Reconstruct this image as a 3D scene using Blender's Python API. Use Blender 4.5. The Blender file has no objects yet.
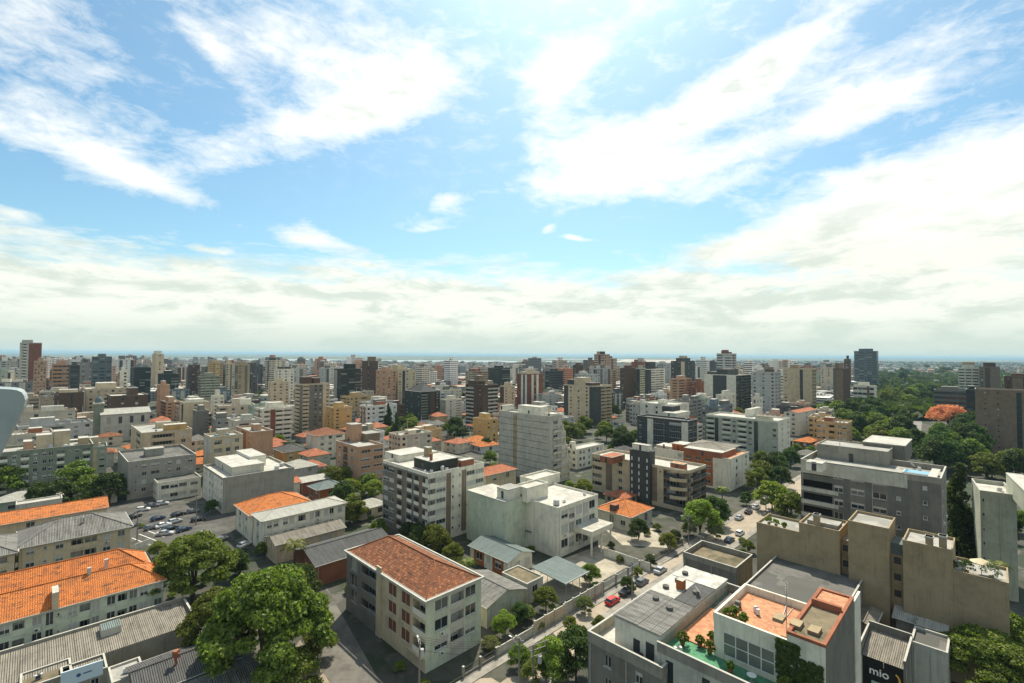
import bpy, math, random
import numpy as np
from mathutils import Vector, Matrix
S = bpy.context.scene
C = S.collection
rad = math.radians
# ---------------------------------------------------------------- camera
F = 480.0; H = 55.0; PITCH = rad(1.61); ROLL = 0.0065
cam = bpy.data.cameras.new('camera'); co = bpy.data.objects.new('camera', cam); C.objects.link(co)
cam.sensor_width = 36; cam.lens = F/1024*36; cam.clip_start = 0.1; cam.clip_end = 120000
CM = Matrix.Translation((0, 0, H)) @ Matrix.Rotation(math.pi/2+PITCH, 4, 'X') @ Matrix.Rotation(ROLL, 4, 'Z')
co.matrix_world = CM; S.camera = co
# ---------------------------------------------------------------- sun and exposure
SUN_AZ, SUN_EL = 8.0, 57.0
sd = Vector((math.sin(rad(SUN_AZ))*math.cos(rad(SUN_EL)), math.cos(rad(SUN_AZ))*math.cos(rad(SUN_EL)), math.sin(rad(SUN_EL))))
sl = bpy.data.lights.new('sun', 'SUN'); sl.energy = 4.9; sl.angle = rad(0.53); sl.color = (1, .91, .76)
so = bpy.data.objects.new('sun', sl); C.objects.link(so); so.rotation_euler = sd.to_track_quat('Z', 'Y').to_euler(); so.location = (0, 0, 100)
S.view_settings.view_transform = 'Standard'; S.view_settings.look = 'None'; S.view_settings.gamma = 1
S.view_settings.use_curve_mapping = False; S.view_settings.exposure = 0.44
S.render.engine = 'CYCLES'
S.cycles.max_bounces = 5; S.cycles.diffuse_bounces = 3; S.cycles.glossy_bounces = 2; S.cycles.transmission_bounces = 2
S.cycles.volume_bounces = 1; S.cycles.transparent_max_bounces = 8; S.cycles.use_denoising = True; S.cycles.caustics_reflective = False; S.cycles.caustics_refractive = False
# ---------------------------------------------------------------- world: Nishita sky and procedural clouds
W = bpy.data.worlds.new('World'); S.world = W; W.use_nodes = True
class NT:
    def __init__(s, t): s.t = t; s.n = t.nodes; s.l = t.links
    def new(s, k, **kw):
        n = s.n.new(k)
        for a, v in kw.items(): setattr(n, a, v)
        return n
    def set(s, sock, v):
        if hasattr(v, 'is_linked') or isinstance(v, bpy.types.NodeSocket): s.l.new(v, sock)
        else: sock.default_value = v
    def m(s, op, a, b=0.0, c=None, clamp=False):
        n = s.new('ShaderNodeMath', operation=op); n.use_clamp = clamp
        s.set(n.inputs[0], a); s.set(n.inputs[1], b)
        if c is not None: s.set(n.inputs[2], c)
        return n.outputs[0]
    def mix(s, f, a, b, kind='MIX'):
        n = s.new('ShaderNodeMix', data_type='RGBA', blend_type=kind)
        s.set(n.inputs[0], f); s.set(n.inputs[6], a); s.set(n.inputs[7], b)
        return n.outputs[2]
    def noise(s, vec, scale, detail=3, rough=.55, dist=0.0):
        n = s.new('ShaderNodeTexNoise'); s.l.new(vec, n.inputs['Vector']) if vec is not None else None
        n.inputs['Scale'].default_value = scale; n.inputs['Detail'].default_value = detail
        n.inputs['Roughness'].default_value = rough; n.inputs['Distortion'].default_value = dist
        return n.outputs[0]
    def rng(s, v, a, b, c=0.0, d=1.0):
        n = s.new('ShaderNodeMapRange'); n.interpolation_type = 'SMOOTHSTEP'
        s.set(n.inputs[0], v)
        for i, x in zip((1, 2, 3, 4), (a, b, c, d)): n.inputs[i].default_value = x
        return n.outputs[0]
    def scalev(s, v, sc, rot=(0, 0, 0), loc=(0, 0, 0)):
        n = s.new('ShaderNodeMapping'); s.l.new(v, n.inputs[0]); n.inputs['Scale'].default_value = sc
        n.inputs['Rotation'].default_value = rot; n.inputs['Location'].default_value = loc
        return n.outputs[0]
w = NT(W.node_tree); w.n.clear()
out = w.new('ShaderNodeOutputWorld'); bg = w.new('ShaderNodeBackground'); w.l.new(bg.outputs[0], out.inputs[0])
SKY_STRENGTH = 0.10; bg.inputs[1].default_value = SKY_STRENGTH
sky = w.new('ShaderNodeTexSky', sky_type='NISHITA'); sky.sun_disc = False
sky.sun_elevation = rad(SUN_EL); sky.sun_rotation = rad(SUN_AZ); sky.altitude = 60; sky.dust_density = 1.6; sky.ozone_density = 1.2
tc = w.new('ShaderNodeTexCoord'); sx = w.new('ShaderNodeSeparateXYZ'); w.l.new(tc.outputs['Generated'], sx.inputs[0])
X, Y, Z = sx.outputs
az = w.m('ARCTAN2', X, Y); el = w.m('ARCSINE', Z)
den = w.m('ADD', w.m('MAXIMUM', Z, 0.0), 0.10)
cv = w.new('ShaderNodeCombineXYZ'); w.l.new(w.m('DIVIDE', X, den), cv.inputs[0]); w.l.new(w.m('DIVIDE', Y, den), cv.inputs[1])
P = cv.outputs[0]
# soft cloud banks: where they stand in the sky (azimuth, elevation), half-lengths and tilt in degrees, thickness
def ae(px, py):
    d = (CM.to_3x3() @ Vector(((px-512)/F, (341.5-py)/F, -1))).normalized()
    return math.degrees(math.atan2(d.x, d.y)), math.degrees(math.asin(d.z))
BANKS = [(400, 88, 11, 4.3, 14, 1.0), (290, 132, 15, 2.6, 20, .95), (90, 150, 8, 2.6, -24, .75), (170, 190, 9, 1.5, -10, .75), (212, 241, 3.4, .8, -4, 1.25), (270, 25, 20, 4.6, 10, .85), (210, 60, 5, 1.6, -25, .5), (30, 40, 11, 4, -26, .85),
         (585, 150, 10, 3.4, 10, 1.0), (640, 180, 11, 2.0, 8, .95), (700, 105, 17, 2.7, 20, 1.05), (560, 80, 6, 4.5, 35, .72), (620, 25, 14, 3.6, 30, .72), (760, 60, 9, 2.0, 20, .7), (700, 190, 7, 2.0, 14, .7), (890, 60, 20, 4.2, 14, .95), (830, 120, 7, 1.2, 6, .85), (1000, 165, 13, 4.4, 20, 1.2), (860, 205, 13, 4.2, 14, 1.25), (960, 240, 16, 5.0, 6, 1.25), (740, 245, 8, 1.8, 10, .9),
         (310, 236, 3.2, 1.3, -14, 1.1), (350, 248, 5, 1.3, -8, .9), (445, 208, 4, .8, 12, 1.0), (430, 220, 4, .5, 2, .7), (555, 225, 1.4, .5, 20, 1.0), (574, 236, 1.6, .6, -10, 1.1), (10, 205, 5, 1.0, -12, .9), (5, 140, 2, 1, 0, .6), (505, 262, 6, 1.6, 8, .9), (770, 295, 5, .9, 0, .8)]
tot = None
wob = w.new('ShaderNodeTexNoise'); w.l.new(P, wob.inputs['Vector']); wob.inputs['Scale'].default_value = 1.1; wob.inputs['Detail'].default_value = 4
ws = w.new('ShaderNodeSeparateColor'); w.l.new(wob.outputs['Color'], ws.inputs[0])
azw = w.m('MULTIPLY_ADD', w.m('SUBTRACT', ws.outputs[0], .5), .14, az); elw = w.m('MULTIPLY_ADD', w.m('SUBTRACT', ws.outputs[1], .5), .10, el)
for px, py, la, lb, tilt, wt in BANKS:
    a0, e0 = ae(px, py); t = rad(tilt); ca, sa = math.cos(t), math.sin(t)
    k = math.cos(rad(a0))**.5
    du = w.m('SUBTRACT', azw, rad(a0)); dv = w.m('SUBTRACT', elw, rad(e0))
    u = w.m('ADD', w.m('MULTIPLY', du, ca/rad(la*k)), w.m('MULTIPLY', dv, sa/rad(la*k)))
    v = w.m('ADD', w.m('MULTIPLY', du, -sa/rad(lb)), w.m('MULTIPLY', dv, ca/rad(lb)))
    g = w.m('POWER', 2.718, w.m('MULTIPLY', w.m('ADD', w.m('MULTIPLY', u, u), w.m('MULTIPLY', v, v)), -1.0))
    g = w.m('MULTIPLY', g, wt)
    tot = g if tot is None else w.m('ADD', tot, g)
ce = w.new('ShaderNodeCombineXYZ'); w.l.new(az, ce.inputs[0]); w.l.new(w.m('MULTIPLY', el, 1.5), ce.inputs[1]); Q = ce.outputs[0]
fib = w.noise(w.scalev(P, (1.0, 1.7, 1), (0, 0, rad(-35))), 1.5, 10, .62, .5)
fine = w.noise(w.scalev(Q, (1.0, 1.5, 1), (0, 0, rad(18))), 15.0, 7, .68, .35)
puff = w.noise(w.scalev(Q, (1.0, 1.0, 1), (0, 0, 0), (5, 2, 0)), 5.0, 8, .60, .15)
nz = w.m('ADD', w.m('ADD', w.m('MULTIPLY', fib, .28), w.m('MULTIPLY', fine, .38)), w.m('MULTIPLY', puff, .34))
behind = w.rng(Y, .25, -.2, 0, 1.1)  # extra cloud behind the viewpoint, unseen, added to make the sky light less blue
tot = w.m('ADD', tot, w.m('MULTIPLY', behind, w.rng(w.noise(P, .9, 5), .34, .58)))
dens = w.m('SUBTRACT', w.m('MULTIPLY_ADD', nz, 7.6, w.m('MULTIPLY', tot, 1.9)), 4.75)
cov = w.m('POWER', w.m('MAXIMUM', w.m('MINIMUM', w.m('MULTIPLY', dens, .62), 1.0), 0.0), 1.0)
thin = w.m('MULTIPLY', w.rng(fine, .48, .72), w.m('MULTIPLY', w.rng(el, rad(12), rad(34)), .42))
cov = w.m('MAXIMUM', cov, thin)
low = w.rng(el, rad(14.5), rad(4.5), 0, 1)
lowc = w.m('SUBTRACT', w.m('MULTIPLY_ADD', w.noise(w.scalev(Q, (.6, 1.7, 1), (0, 0, rad(2))), 8.0, 9, .66, .2), 4.4, w.m('MULTIPLY', low, 2.1)), 2.75)
cov = w.m('MAXIMUM', cov, w.m('MULTIPLY', w.m('MAXIMUM', w.m('MINIMUM', lowc, 1.0), 0.0), .96))
cov = w.m('MAXIMUM', cov, w.rng(el, rad(5.0), rad(.8), 0, .93))
shade = w.noise(w.scalev(Q, (.8, 1.6, 1), (0, 0, 0), (3, 1, 0)), 9.0, 7, .6)
cc = w.mix(w.m('MULTIPLY', w.rng(shade, .47, .63), w.rng(dens, .9, 2.6)), (8.9, 8.9, 8.4, 1), (6.3, 6.8, 6.4, 1))
shl = w.noise(w.scalev(Q, (.7, 1.7, 1), (0, 0, 0), (7, 1, 0)), 9.0, 9, .66, .3)
lowcol = w.mix(w.rng(shl, .44, .62), (7.7, 7.8, 6.95, 1), (5.6, 6.15, 5.45, 1))
cc = w.mix(w.rng(el, rad(18), rad(8), 0, 1), cc, lowcol)
cc = w.mix(w.rng(el, rad(5), rad(.5), 0, .8), cc, (4.9, 5.8, 5.2, 1))
hs = w.new('ShaderNodeHueSaturation'); w.l.new(sky.outputs[0], hs.inputs['Color']); hs.inputs['Saturation'].default_value = 1.12; hs.inputs['Value'].default_value = 1.12
tint = w.mix(1.0, hs.outputs[0], (.80, 1.04, .98, 1), 'MULTIPLY')
w.l.new(w.mix(cov, tint, cc), bg.inputs[0])
# ---------------------------------------------------------------- materials
MAT = {}
def mat(name, col, rough=.85, kind='plain', col2=None, **k):
    if name in MAT: return MAT[name]
    m = bpy.data.materials.new(name); m.use_nodes = True; t = NT(m.node_tree); bs = t.n['Principled BSDF']
    bs.inputs['Roughness'].default_value = rough; c = (*col, 1); c2 = (*(col2 or tuple(x*.55 for x in col)), 1)
    tcn = t.new('ShaderNodeTexCoord'); ob = tcn.outputs['Object']; uv = tcn.outputs['UV']
    if 'Specular IOR Level' in bs.inputs: bs.inputs['Specular IOR Level'].default_value = k.get('spec', .3)
    bs.inputs['Metallic'].default_value = k.get('metal', 0)
    if kind == 'plain':
        cn = t.mix(t.rng(t.noise(ob, k.get('sc', .8), 5, .6), .35, .8, 0, k.get('amt', .5)), c, c2)
        t.l.new(cn, bs.inputs['Base Color'])
    elif kind == 'wall':   # weathered render: soft blotches and rain streaks running down
        n1 = t.rng(t.noise(ob, .3, 8, .7), .40, .70, 0, .6)
        n2 = t.rng(t.noise(t.scalev(ob, (1.4, 1.4, .10)), 1.0, 5, .65), .48, .78, 0, k.get('streak', .6))
        base = c
        if k.get('rand'):
            oi = t.new('ShaderNodeObjectInfo'); base = oi.outputs['Color']
            c2 = t.mix(1.0, base, (.55, .54, .5, 1), 'MULTIPLY')
        n3 = t.rng(t.noise(t.scalev(ob, (3.2, 3.2, .22), (0, 0, .3)), 1.0, 6, .7), .54, .72, 0, .5); n4 = t.rng(t.noise(ob, 2.2, 6, .75), .45, .75, 0, .3)
        cn = t.mix(n1, base, c2); cn = t.mix(n2, cn, c2); cn = t.mix(n3, cn, t.mix(1.0, c2, (.6, .58, .52, 1), 'MULTIPLY')); cn = t.mix(n4, cn, t.mix(1.0, cn, (.7, .69, .66, 1), 'MULTIPLY'))
        t.l.new(cn, bs.inputs['Base Color'])
    elif kind == 'tile':   # clay tiles laid in courses, coloured one by one, with lichen
        br = t.new('ShaderNodeTexBrick'); t.l.new(uv, br.inputs['Vector']); br.offset = .5
        br.inputs['Color1'].default_value = c; br.inputs['Color2'].default_value = (*k['alt'], 1); br.inputs['Mortar'].default_value = c2
        br.inputs['Scale'].default_value = 1; br.inputs['Mortar Size'].default_value = .03; br.inputs['Brick Width'].default_value = .34 if not k.get('big') else .5; br.inputs['Row Height'].default_value = .42 if not k.get('big') else .5; br.inputs['Bias'].default_value = k.get('bias', -.2)
        bl = t.rng(t.noise(ob, .55, 7, .7), .46, .74, 0, k.get('dirt', .7)); sp = t.rng(t.noise(t.scalev(uv, (.45, 1.5, 1)), .9, 6, .8), .54, .60, 0, k.get('spot', .7))
        cn = t.mix(bl, br.outputs[0], (*k.get('moss', (.07, .05, .035)), 1)); cn = t.mix(sp, cn, (*k.get('moss', (.07, .05, .035)), 1))
        t.l.new(cn, bs.inputs['Base Color'])
        wv = t.new('ShaderNodeTexWave'); wv.wave_type = 'BANDS'; wv.bands_direction = 'X'; t.l.new(uv, wv.inputs['Vector']); wv.inputs['Scale'].default_value = 1.0
        bp = t.new('ShaderNodeBump'); bp.inputs['Strength'].default_value = .8; bp.inputs['Distance'].default_value = .08
        t.l.new(wv.outputs['Fac'], bp.inputs['Height']); t.l.new(bp.outputs[0], bs.inputs['Normal'])
    elif kind == 'corr':   # corrugated sheets with overlaps and weather stains
        wv = t.new('ShaderNodeTexWave'); wv.wave_type = 'BANDS'; wv.bands_direction = 'X'; t.l.new(uv, wv.inputs['Vector']); wv.inputs['Scale'].default_value = k.get('pitch', 1.1)
        bp = t.new('ShaderNodeBump'); bp.inputs['Strength'].default_value = 1; bp.inputs['Distance'].default_value = .15
        t.l.new(wv.outputs['Fac'], bp.inputs['Height']); t.l.new(bp.outputs[0], bs.inputs['Normal'])
        n1 = t.rng(t.noise(t.scalev(uv, (1, .3, 1)), .8, 7, .7), .38, .72, 0, .75)
        br = t.new('ShaderNodeTexBrick'); t.l.new(uv, br.inputs['Vector']); br.inputs['Scale'].default_value = 1; br.inputs['Brick Width'].default_value = 1.1; br.inputs['Row Height'].default_value = 2.4; br.inputs['Mortar Size'].default_value = .03; br.offset = 0
        br.inputs['Color1'].default_value = c; br.inputs['Color2'].default_value = tuple([x*.90 for x in col]+[1]); br.inputs['Mortar'].default_value = c2
        t.l.new(t.mix(n1, br.outputs[0], c2), bs.inputs['Base Color'])
    elif kind == 'pane':   # glass in front of dark rooms or drawn blinds, one state per window
        oi = t.new('ShaderNodeObjectInfo'); r = oi.outputs['Random']
        geo = t.new('ShaderNodeNewGeometry')
        if k.get('island'): r = geo.outputs['Random Per Island']
        cn = t.mix(t.m('GREATER_THAN', r, .74), c, (.13, .135, .12, 1)); cn = t.mix(t.m('GREATER_THAN', r, .90), cn, (.30, .30, .26, 1))
        t.l.new(cn, bs.inputs['Base Color']); bs.inputs['Specular IOR Level'].default_value = .6
    elif kind == 'leaf':
        geo = t.new('ShaderNodeNewGeometry'); r = geo.outputs['Random Per Island']; oi = t.new('ShaderNodeObjectInfo')
        cn = t.mix(r, c, c2)
        hs = t.new('ShaderNodeHueSaturation'); t.l.new(cn, hs.inputs['Color'])
        t.l.new(t.m('MULTIPLY_ADD', oi.outputs['Random'], .05, .475), hs.inputs['Hue']); t.l.new(t.m('MULTIPLY_ADD', oi.outputs['Random'], .5, .75), hs.inputs['Value'])
        t.l.new(hs.outputs[0], bs.inputs['Base Color'])
        tr = t.new('ShaderNodeBsdfTranslucent'); t.l.new(t.mix(1.0, hs.outputs[0], (1.3, 1.5, .6, 1), 'MULTIPLY'), tr.inputs[0])
        ms = t.new('ShaderNodeMixShader'); ms.inputs[0].default_value = .35; t.l.new(bs.outputs[0], ms.inputs[1]); t.l.new(tr.outputs[0], ms.inputs[2])
        t.l.new(ms.outputs[0], t.n['Material Output'].inputs[0])
    elif kind == 'patch':  # flat roof / ground of patched, stained surface
        vo = t.new('ShaderNodeTexVoronoi'); t.l.new(ob, vo.inputs['Vector']); vo.inputs['Scale'].default_value = k.get('cell', .22); vo.distance = 'CHEBYCHEV'
        sc = t.new('ShaderNodeSeparateColor'); t.l.new(vo.outputs['Color'], sc.inputs[0])
        a = t.mix(t.rng(sc.outputs[0], .3, .9, 0, k.get('amt', .8)), c, c2)
        n1 = t.rng(t.noise(ob, k.get('sc', .5), 8, .72), .40, .68, 0, .8)
        t.l.new(t.mix(n1, a, (*k.get('col3', tuple(x*.6 for x in col)), 1)), bs.inputs['Base Color'])
    MAT[name] = m; return m
def wall(name, col, **k): return mat('wall_'+name, col, .9, 'wall', **k)
WH = wall('white', (0.733, 0.696, 0.558)); GW = wall('green_white', (0.540, 0.584, 0.434)); CR = wall('cream', (0.567, 0.470, 0.309)); BG = wall('beige', (0.350, 0.272, 0.160), streak=.25)
GR = wall('grey', (0.320, 0.305, 0.249)); LG = wall('light_grey', (0.496, 0.483, 0.398)); DG = wall('dark_grey', (0.072, 0.074, 0.067)); MG = wall('mid_grey', (0.185, 0.175, 0.145))
BR = wall('brown', (0.111, 0.071, 0.047)); RB = wall('red_brown', (0.221, 0.084, 0.047)); PK = wall('pink', (0.483, 0.292, 0.174)); YE = wall('yellow', (0.576, 0.371, 0.135)); OR = wall('orange', (0.370, 0.124, 0.041))
TN = wall('tan', (0.233, 0.175, 0.117)); DB = wall('dark_green_stone', (0.043, 0.050, 0.041)); CG = wall('concrete', (0.291, 0.272, 0.219), streak=.9); GN = wall('pale_green', (0.448, 0.458, 0.346)); GY = wall('sage', (0.228, 0.256, 0.188))
BK = wall('black', (0.017, 0.017, 0.015)); CLAY = wall('clay', (0.311, 0.117, 0.062)); BL = wall('blue_grey', (0.133, 0.168, 0.172))
DC = wall('dark_concrete', (.155, .155, .132)); ANY = wall('any', (0.370, 0.364, 0.344), rand=True)
FR = mat('frame_white', (.60, .61, .57), .5, amt=.1); BLM = mat('roller_blind', (.46, .45, .40), .7, amt=.3); FD = mat('frame_dark', (.05, .05, .05), .4, amt=.1)
GL = mat('glass', (.022, .030, .032), .08, 'pane'); GLI = mat('glass_far', (.028, .038, .040), .12, 'pane', island=True); SH = mat('shutter_brown', (.17, .065, .035), .6, amt=.2)
TL_O = mat('tile_orange', (.64, .205, .045), .85, 'tile', (.24, .075, .025), alt=(.47, .145, .035), dirt=.6, spot=.8)
TL_B = mat('tile_old', (.52, .21, .085), .85, 'tile', (.07, .03, .015), alt=(.21, .075, .032), dirt=.5, spot=.85, bias=.45, moss=(.045, .028, .02), big=1)
TL_R = mat('tile_red', (.50, .17, .08), .85, 'tile', (.2, .07, .03), alt=(.38, .12, .06))
CO_G = mat('sheet_grey', (.27, .262, .235), .8, 'corr', (.06, .057, .048)); CO_B = mat('sheet_beige', (.31, .28, .225), .8, 'corr', (.11, .095, .075)); CO_D = mat('sheet_dark', (.12, .12, .115), .75, 'corr', (.05, .05, .048))
CO_W = mat('sheet_white', (.55, .54, .47), .7, 'corr', (.36, .34, .28)); CO_T = mat('sheet_green_grey', (.20, .25, .235), .6, 'corr', (.12, .15, .14))
RF = mat('roof_membrane', (.36, .35, .31), .9, 'patch', (.22, .215, .19)); RFW = mat('roof_pale', (.50, .485, .42), .85, 'patch', (.38, .36, .31), cell=.3, sc=.6, col3=(.27, .255, .22)); RFD = mat('roof_dark', (.14, .135, .12), .9, 'patch', (.07, .07, .06))
RFO = mat('roof_clay_paving', (.56, .27, .14), .9, 'patch', (.40, .17, .09), cell=1.6, col3=(.24, .13, .08), sc=1.6); RFM = mat('roof_mossy', (.20, .16, .10), .95, 'patch', (.10, .085, .05), col3=(.06, .06, .035)); RFG = mat('turf_green', (.09, .26, .14), .9, 'patch', (.04, .17, .09), cell=.05, amt=.5, sc=1.5, col3=(.05,.13,.07))
CAP = mat('coping', (.44, .43, .37), .85, sc=1.2); MET = mat('metal', (.45, .46, .45), .4, metal=.6, amt=.2); TKB = mat('tank_blue', (.12, .22, .30), .5, amt=.2); TKW = mat('tank_grey', (.40, .41, .40), .7, amt=.3)
BARK = mat('bark', (.10, .075, .05), .95, sc=4); POLE = mat('pole_concrete', (.22, .20, .18), .9); WIRE = mat('wire', (.02, .02, .02), .6, amt=.1)
LF = mat('leaf_green', (.050, .085, .014), .6, 'leaf', (.22, .255, .038)); LD = mat('leaf_dark', (.024, .050, .012), .65, 'leaf', (.095, .135, .028)); LY = mat('leaf_light', (.11, .16, .022), .6, 'leaf', (.27, .30, .05))
LP = mat('leaf_pink', (.72, .19, .18), .7, 'leaf', (.50, .22, .14)); LG2 = mat('leaf_greygreen', (.10, .13, .07), .7, 'leaf', (.17, .20, .12))
ASPH = mat('asphalt', (.11, .105, .092), .9, 'patch', (.07, .067, .058), cell=.12, amt=.8, sc=.3, col3=(.045, .043, .038))
COB = mat('street_stone', (.37, .31, .235), .95, 'patch', (.29, .245, .19), cell=1.5, amt=.5, sc=.15, col3=(.25, .21, .155))
PAVE = mat('pavement', (.30, .28, .24), .95, 'patch', (.22, .20, .17), cell=.6, sc=.3, col3=(.17, .155, .13)); YARD = mat('yard_concrete', (.40, .36, .28), .95, 'patch', (.30, .27, .21), cell=.12, sc=.3, col3=(.2, .175, .13))
YARDD = mat('yard_dark', (.09, .085, .07), .95, 'patch', (.06, .06, .045), cell=.2, sc=.3, col3=(.035, .045, .02))
PAINT = mat('road_paint', (.70, .69, .62), .8, amt=.3)
# ---------------------------------------------------------------- helpers
R3 = CM.to_3x3()
def ray(px, py): return R3 @ Vector(((px-512)/F, (341.5-py)/F, -1))
def yh(px): return 341.5 + F*math.tan(PITCH) + ROLL*(px-512)
def at(px, py, z=0.0):
    d = ray(px, py); k = (z-H)/d.z; return Vector((d.x*k, d.y*k, z))
def proj(p):
    q = CM.inverted() @ Vector(p); return 512+F*q.x/-q.z, 341.5-F*q.y/-q.z
class MB:
    def __init__(s): s.v = []; s.f = []; s.m = []; s.uv = []; s.mats = []
    def mi(s, m):
        if m not in s.mats: s.mats.append(m)
        return s.mats.index(m)
    def poly(s, pts, m, uv=None):
        n = len(s.v); s.v += [tuple(p) for p in pts]; s.f.append(tuple(range(n, n+len(pts)))); s.m.append(s.mi(m))
        s.uv += uv if uv else [(p[0]+p[1]*.001, p[2] if abs(p[2]-pts[0][2]) > 1e-6 else p[1]) for p in pts]
    def box(s, x0, x1, y0, y1, z0, z1, m, top=None, bottom=True):
        a = [(x0, y0), (x1, y0), (x1, y1), (x0, y1)]
        for i in range(4):
            p, q = a[i], a[(i+1) % 4]
            s.poly([(*p, z0), (*q, z0), (*q, z1), (*p, z1)], m)
        s.poly([(*p, z1) for p in a], top or m, [p for p in a])
        if bottom: s.poly([(*p, z0) for p in reversed(a)], m)
    def ring(s, x0, x1, y0, y1, z0, z1, t, m):
        s.box(x0, x1, y0, y0+t, z0, z1, m); s.box(x0, x1, y1-t, y1, z0, z1, m)
        s.box(x0, x0+t, y0+t, y1-t, z0, z1, m); s.box(x1-t, x1, y0+t, y1-t, z0, z1, m)
    def cyl(s, x, y, z0, z1, r, m, n=12, r1=None, top=True):
        r1 = r if r1 is None else r1; a = [(math.cos(2*math.pi*i/n), math.sin(2*math.pi*i/n)) for i in range(n)]
        for i in range(n):
            p, q = a[i], a[(i+1) % n]
            s.poly([(x+p[0]*r, y+p[1]*r, z0), (x+q[0]*r, y+q[1]*r, z0), (x+q[0]*r1, y+q[1]*r1, z1), (x+p[0]*r1, y+p[1]*r1, z1)], m)
        if top and r1 > 0: s.poly([(x+p[0]*r1, y+p[1]*r1, z1) for p in a], m)
    def tube(s, a, b, r0, r1, m, n=6):
        a, b = Vector(a), Vector(b); d = (b-a).normalized(); u = d.orthogonal().normalized(); v = d.cross(u)
        for i in range(n):
            t0, t1 = 2*math.pi*i/n, 2*math.pi*(i+1)/n
            e0 = u*math.cos(t0)+v*math.sin(t0); e1 = u*math.cos(t1)+v*math.sin(t1)
            s.poly([a+e0*r0, a+e1*r0, b+e1*r1, b+e0*r1], m)
    def mesh(s, name):
        me = bpy.data.meshes.new(name); me.from_pydata(s.v, [], s.f); me.polygons.foreach_set('material_index', s.m)
        for m in s.mats: me.materials.append(m)
        ul = me.uv_layers.new(name='UVMap'); ul.data.foreach_set('uv', [c for p in s.uv for c in p[:2]])
        me.update(); return me
    def build(s, name, parent=None, loc=None, rz=0):
        o = bpy.data.objects.new(name, s.mesh(name)); C.objects.link(o)
        if parent: o.parent = parent
        if loc is not None: o.location = loc
        o.rotation_euler.z = rz; return o
def tag(o, label=None, cat=None, group=None, kind=None):
    for k, v in (('label', label), ('category', cat), ('group', group), ('kind', kind)):
        if v: o[k] = v
    return o
def empty(name, loc, rz=0):
    o = bpy.data.objects.new(name, None); C.objects.link(o); o.location = loc; o.rotation_euler.z = rz; o.empty_display_size = .5; return o
def link(name, me, parent, loc, rz=0, sc=None):
    o = bpy.data.objects.new(name, me); C.objects.link(o); o.parent = parent; o.location = loc; o.rotation_euler.z = rz
    if sc: o.scale = sc
    return o
LAND = []   # every building's footprint: (x, y, radius, label phrase, image box)
FOOT = []
PARTS = {}
BLIND = random.Random(77)
def window_mesh(w, h, kind):
    bl = BLIND.choice([0, 0, 0, .35, .6, 1.0]) if kind == 'w' else 0
    key = ('w', round(w, 1), round(h, 1), kind, bl)
    if key in PARTS: return PARTS[key]
    w, h = key[1], key[2]; m = MB(); fm = FD if kind in 'gk' else FR; t = .07
    m.box(-w/2, w/2, -.05, .03, 0, t, fm); m.box(-w/2, w/2, -.05, .03, h-t, h, fm)
    m.box(-w/2, -w/2+t, -.05, .03, t, h-t, fm); m.box(w/2-t, w/2, -.05, .03, t, h-t, fm)
    if kind == 'w': m.box(-w/2-.1, w/2+.1, -.27, -.05, -.09, -.005, CAP)
    n = max(1, int(w/1.1))
    for i in range(1, n+1 if n > 1 else 1): 
        if i < n: x = -w/2+w*i/n; m.box(x-.03, x+.03, -.045, .03, t, h-t, fm)
    if w < 1.9 and n == 1 and w > .8: m.box(-.03, .03, -.045, .03, t, h-t, fm)
    if bl: m.box(-w/2+t, w/2-t, -.04, -.018, h-t-(h-2*t)*bl, h-t, BLM)
    p = MB(); p.box(-w/2+.04, w/2-.04, -.015, .015, .04, h-.04, SH if kind == 'c' else GL)
    PARTS[key] = (m.mesh('window'), p.mesh('pane'))
    j = MB(); j.v = m.v+p.v; n0 = len(m.v); j.f = m.f+[tuple(i+n0 for i in f) for f in p.f]; j.m = m.m+[len(m.mats)]*len(p.f); j.uv = m.uv+p.uv; j.mats = m.mats+[SH if kind == 'c' else GL]
    PARTS[key] += (j.mesh('window'),)
    return PARTS[key]
def balcony_mesh(w, kind, m_):
    key = ('b', round(w, 1), kind, m_.name)
    if key in PARTS: return PARTS[key]
    w = key[1]; m = MB()
    if kind == 'b': m.box(-w/2, w/2, 0.0, .12, 0, 1.05, m_, CAP)
    else:
        m.box(-w/2, w/2, -1.1, -.004, -.15, 0, m_); m.box(-w/2, w/2, -1.1, -1.0, 0, 1.0, m_, CAP)
        m.box(-w/2, -w/2+.1, -1.0, -.004, 0, 1.0, m_, CAP); m.box(w/2-.1, w/2, -1.0, -.004, 0, 1.0, m_, CAP)
    PARTS[key] = m.mesh('balcony'); return PARTS[key]
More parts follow.
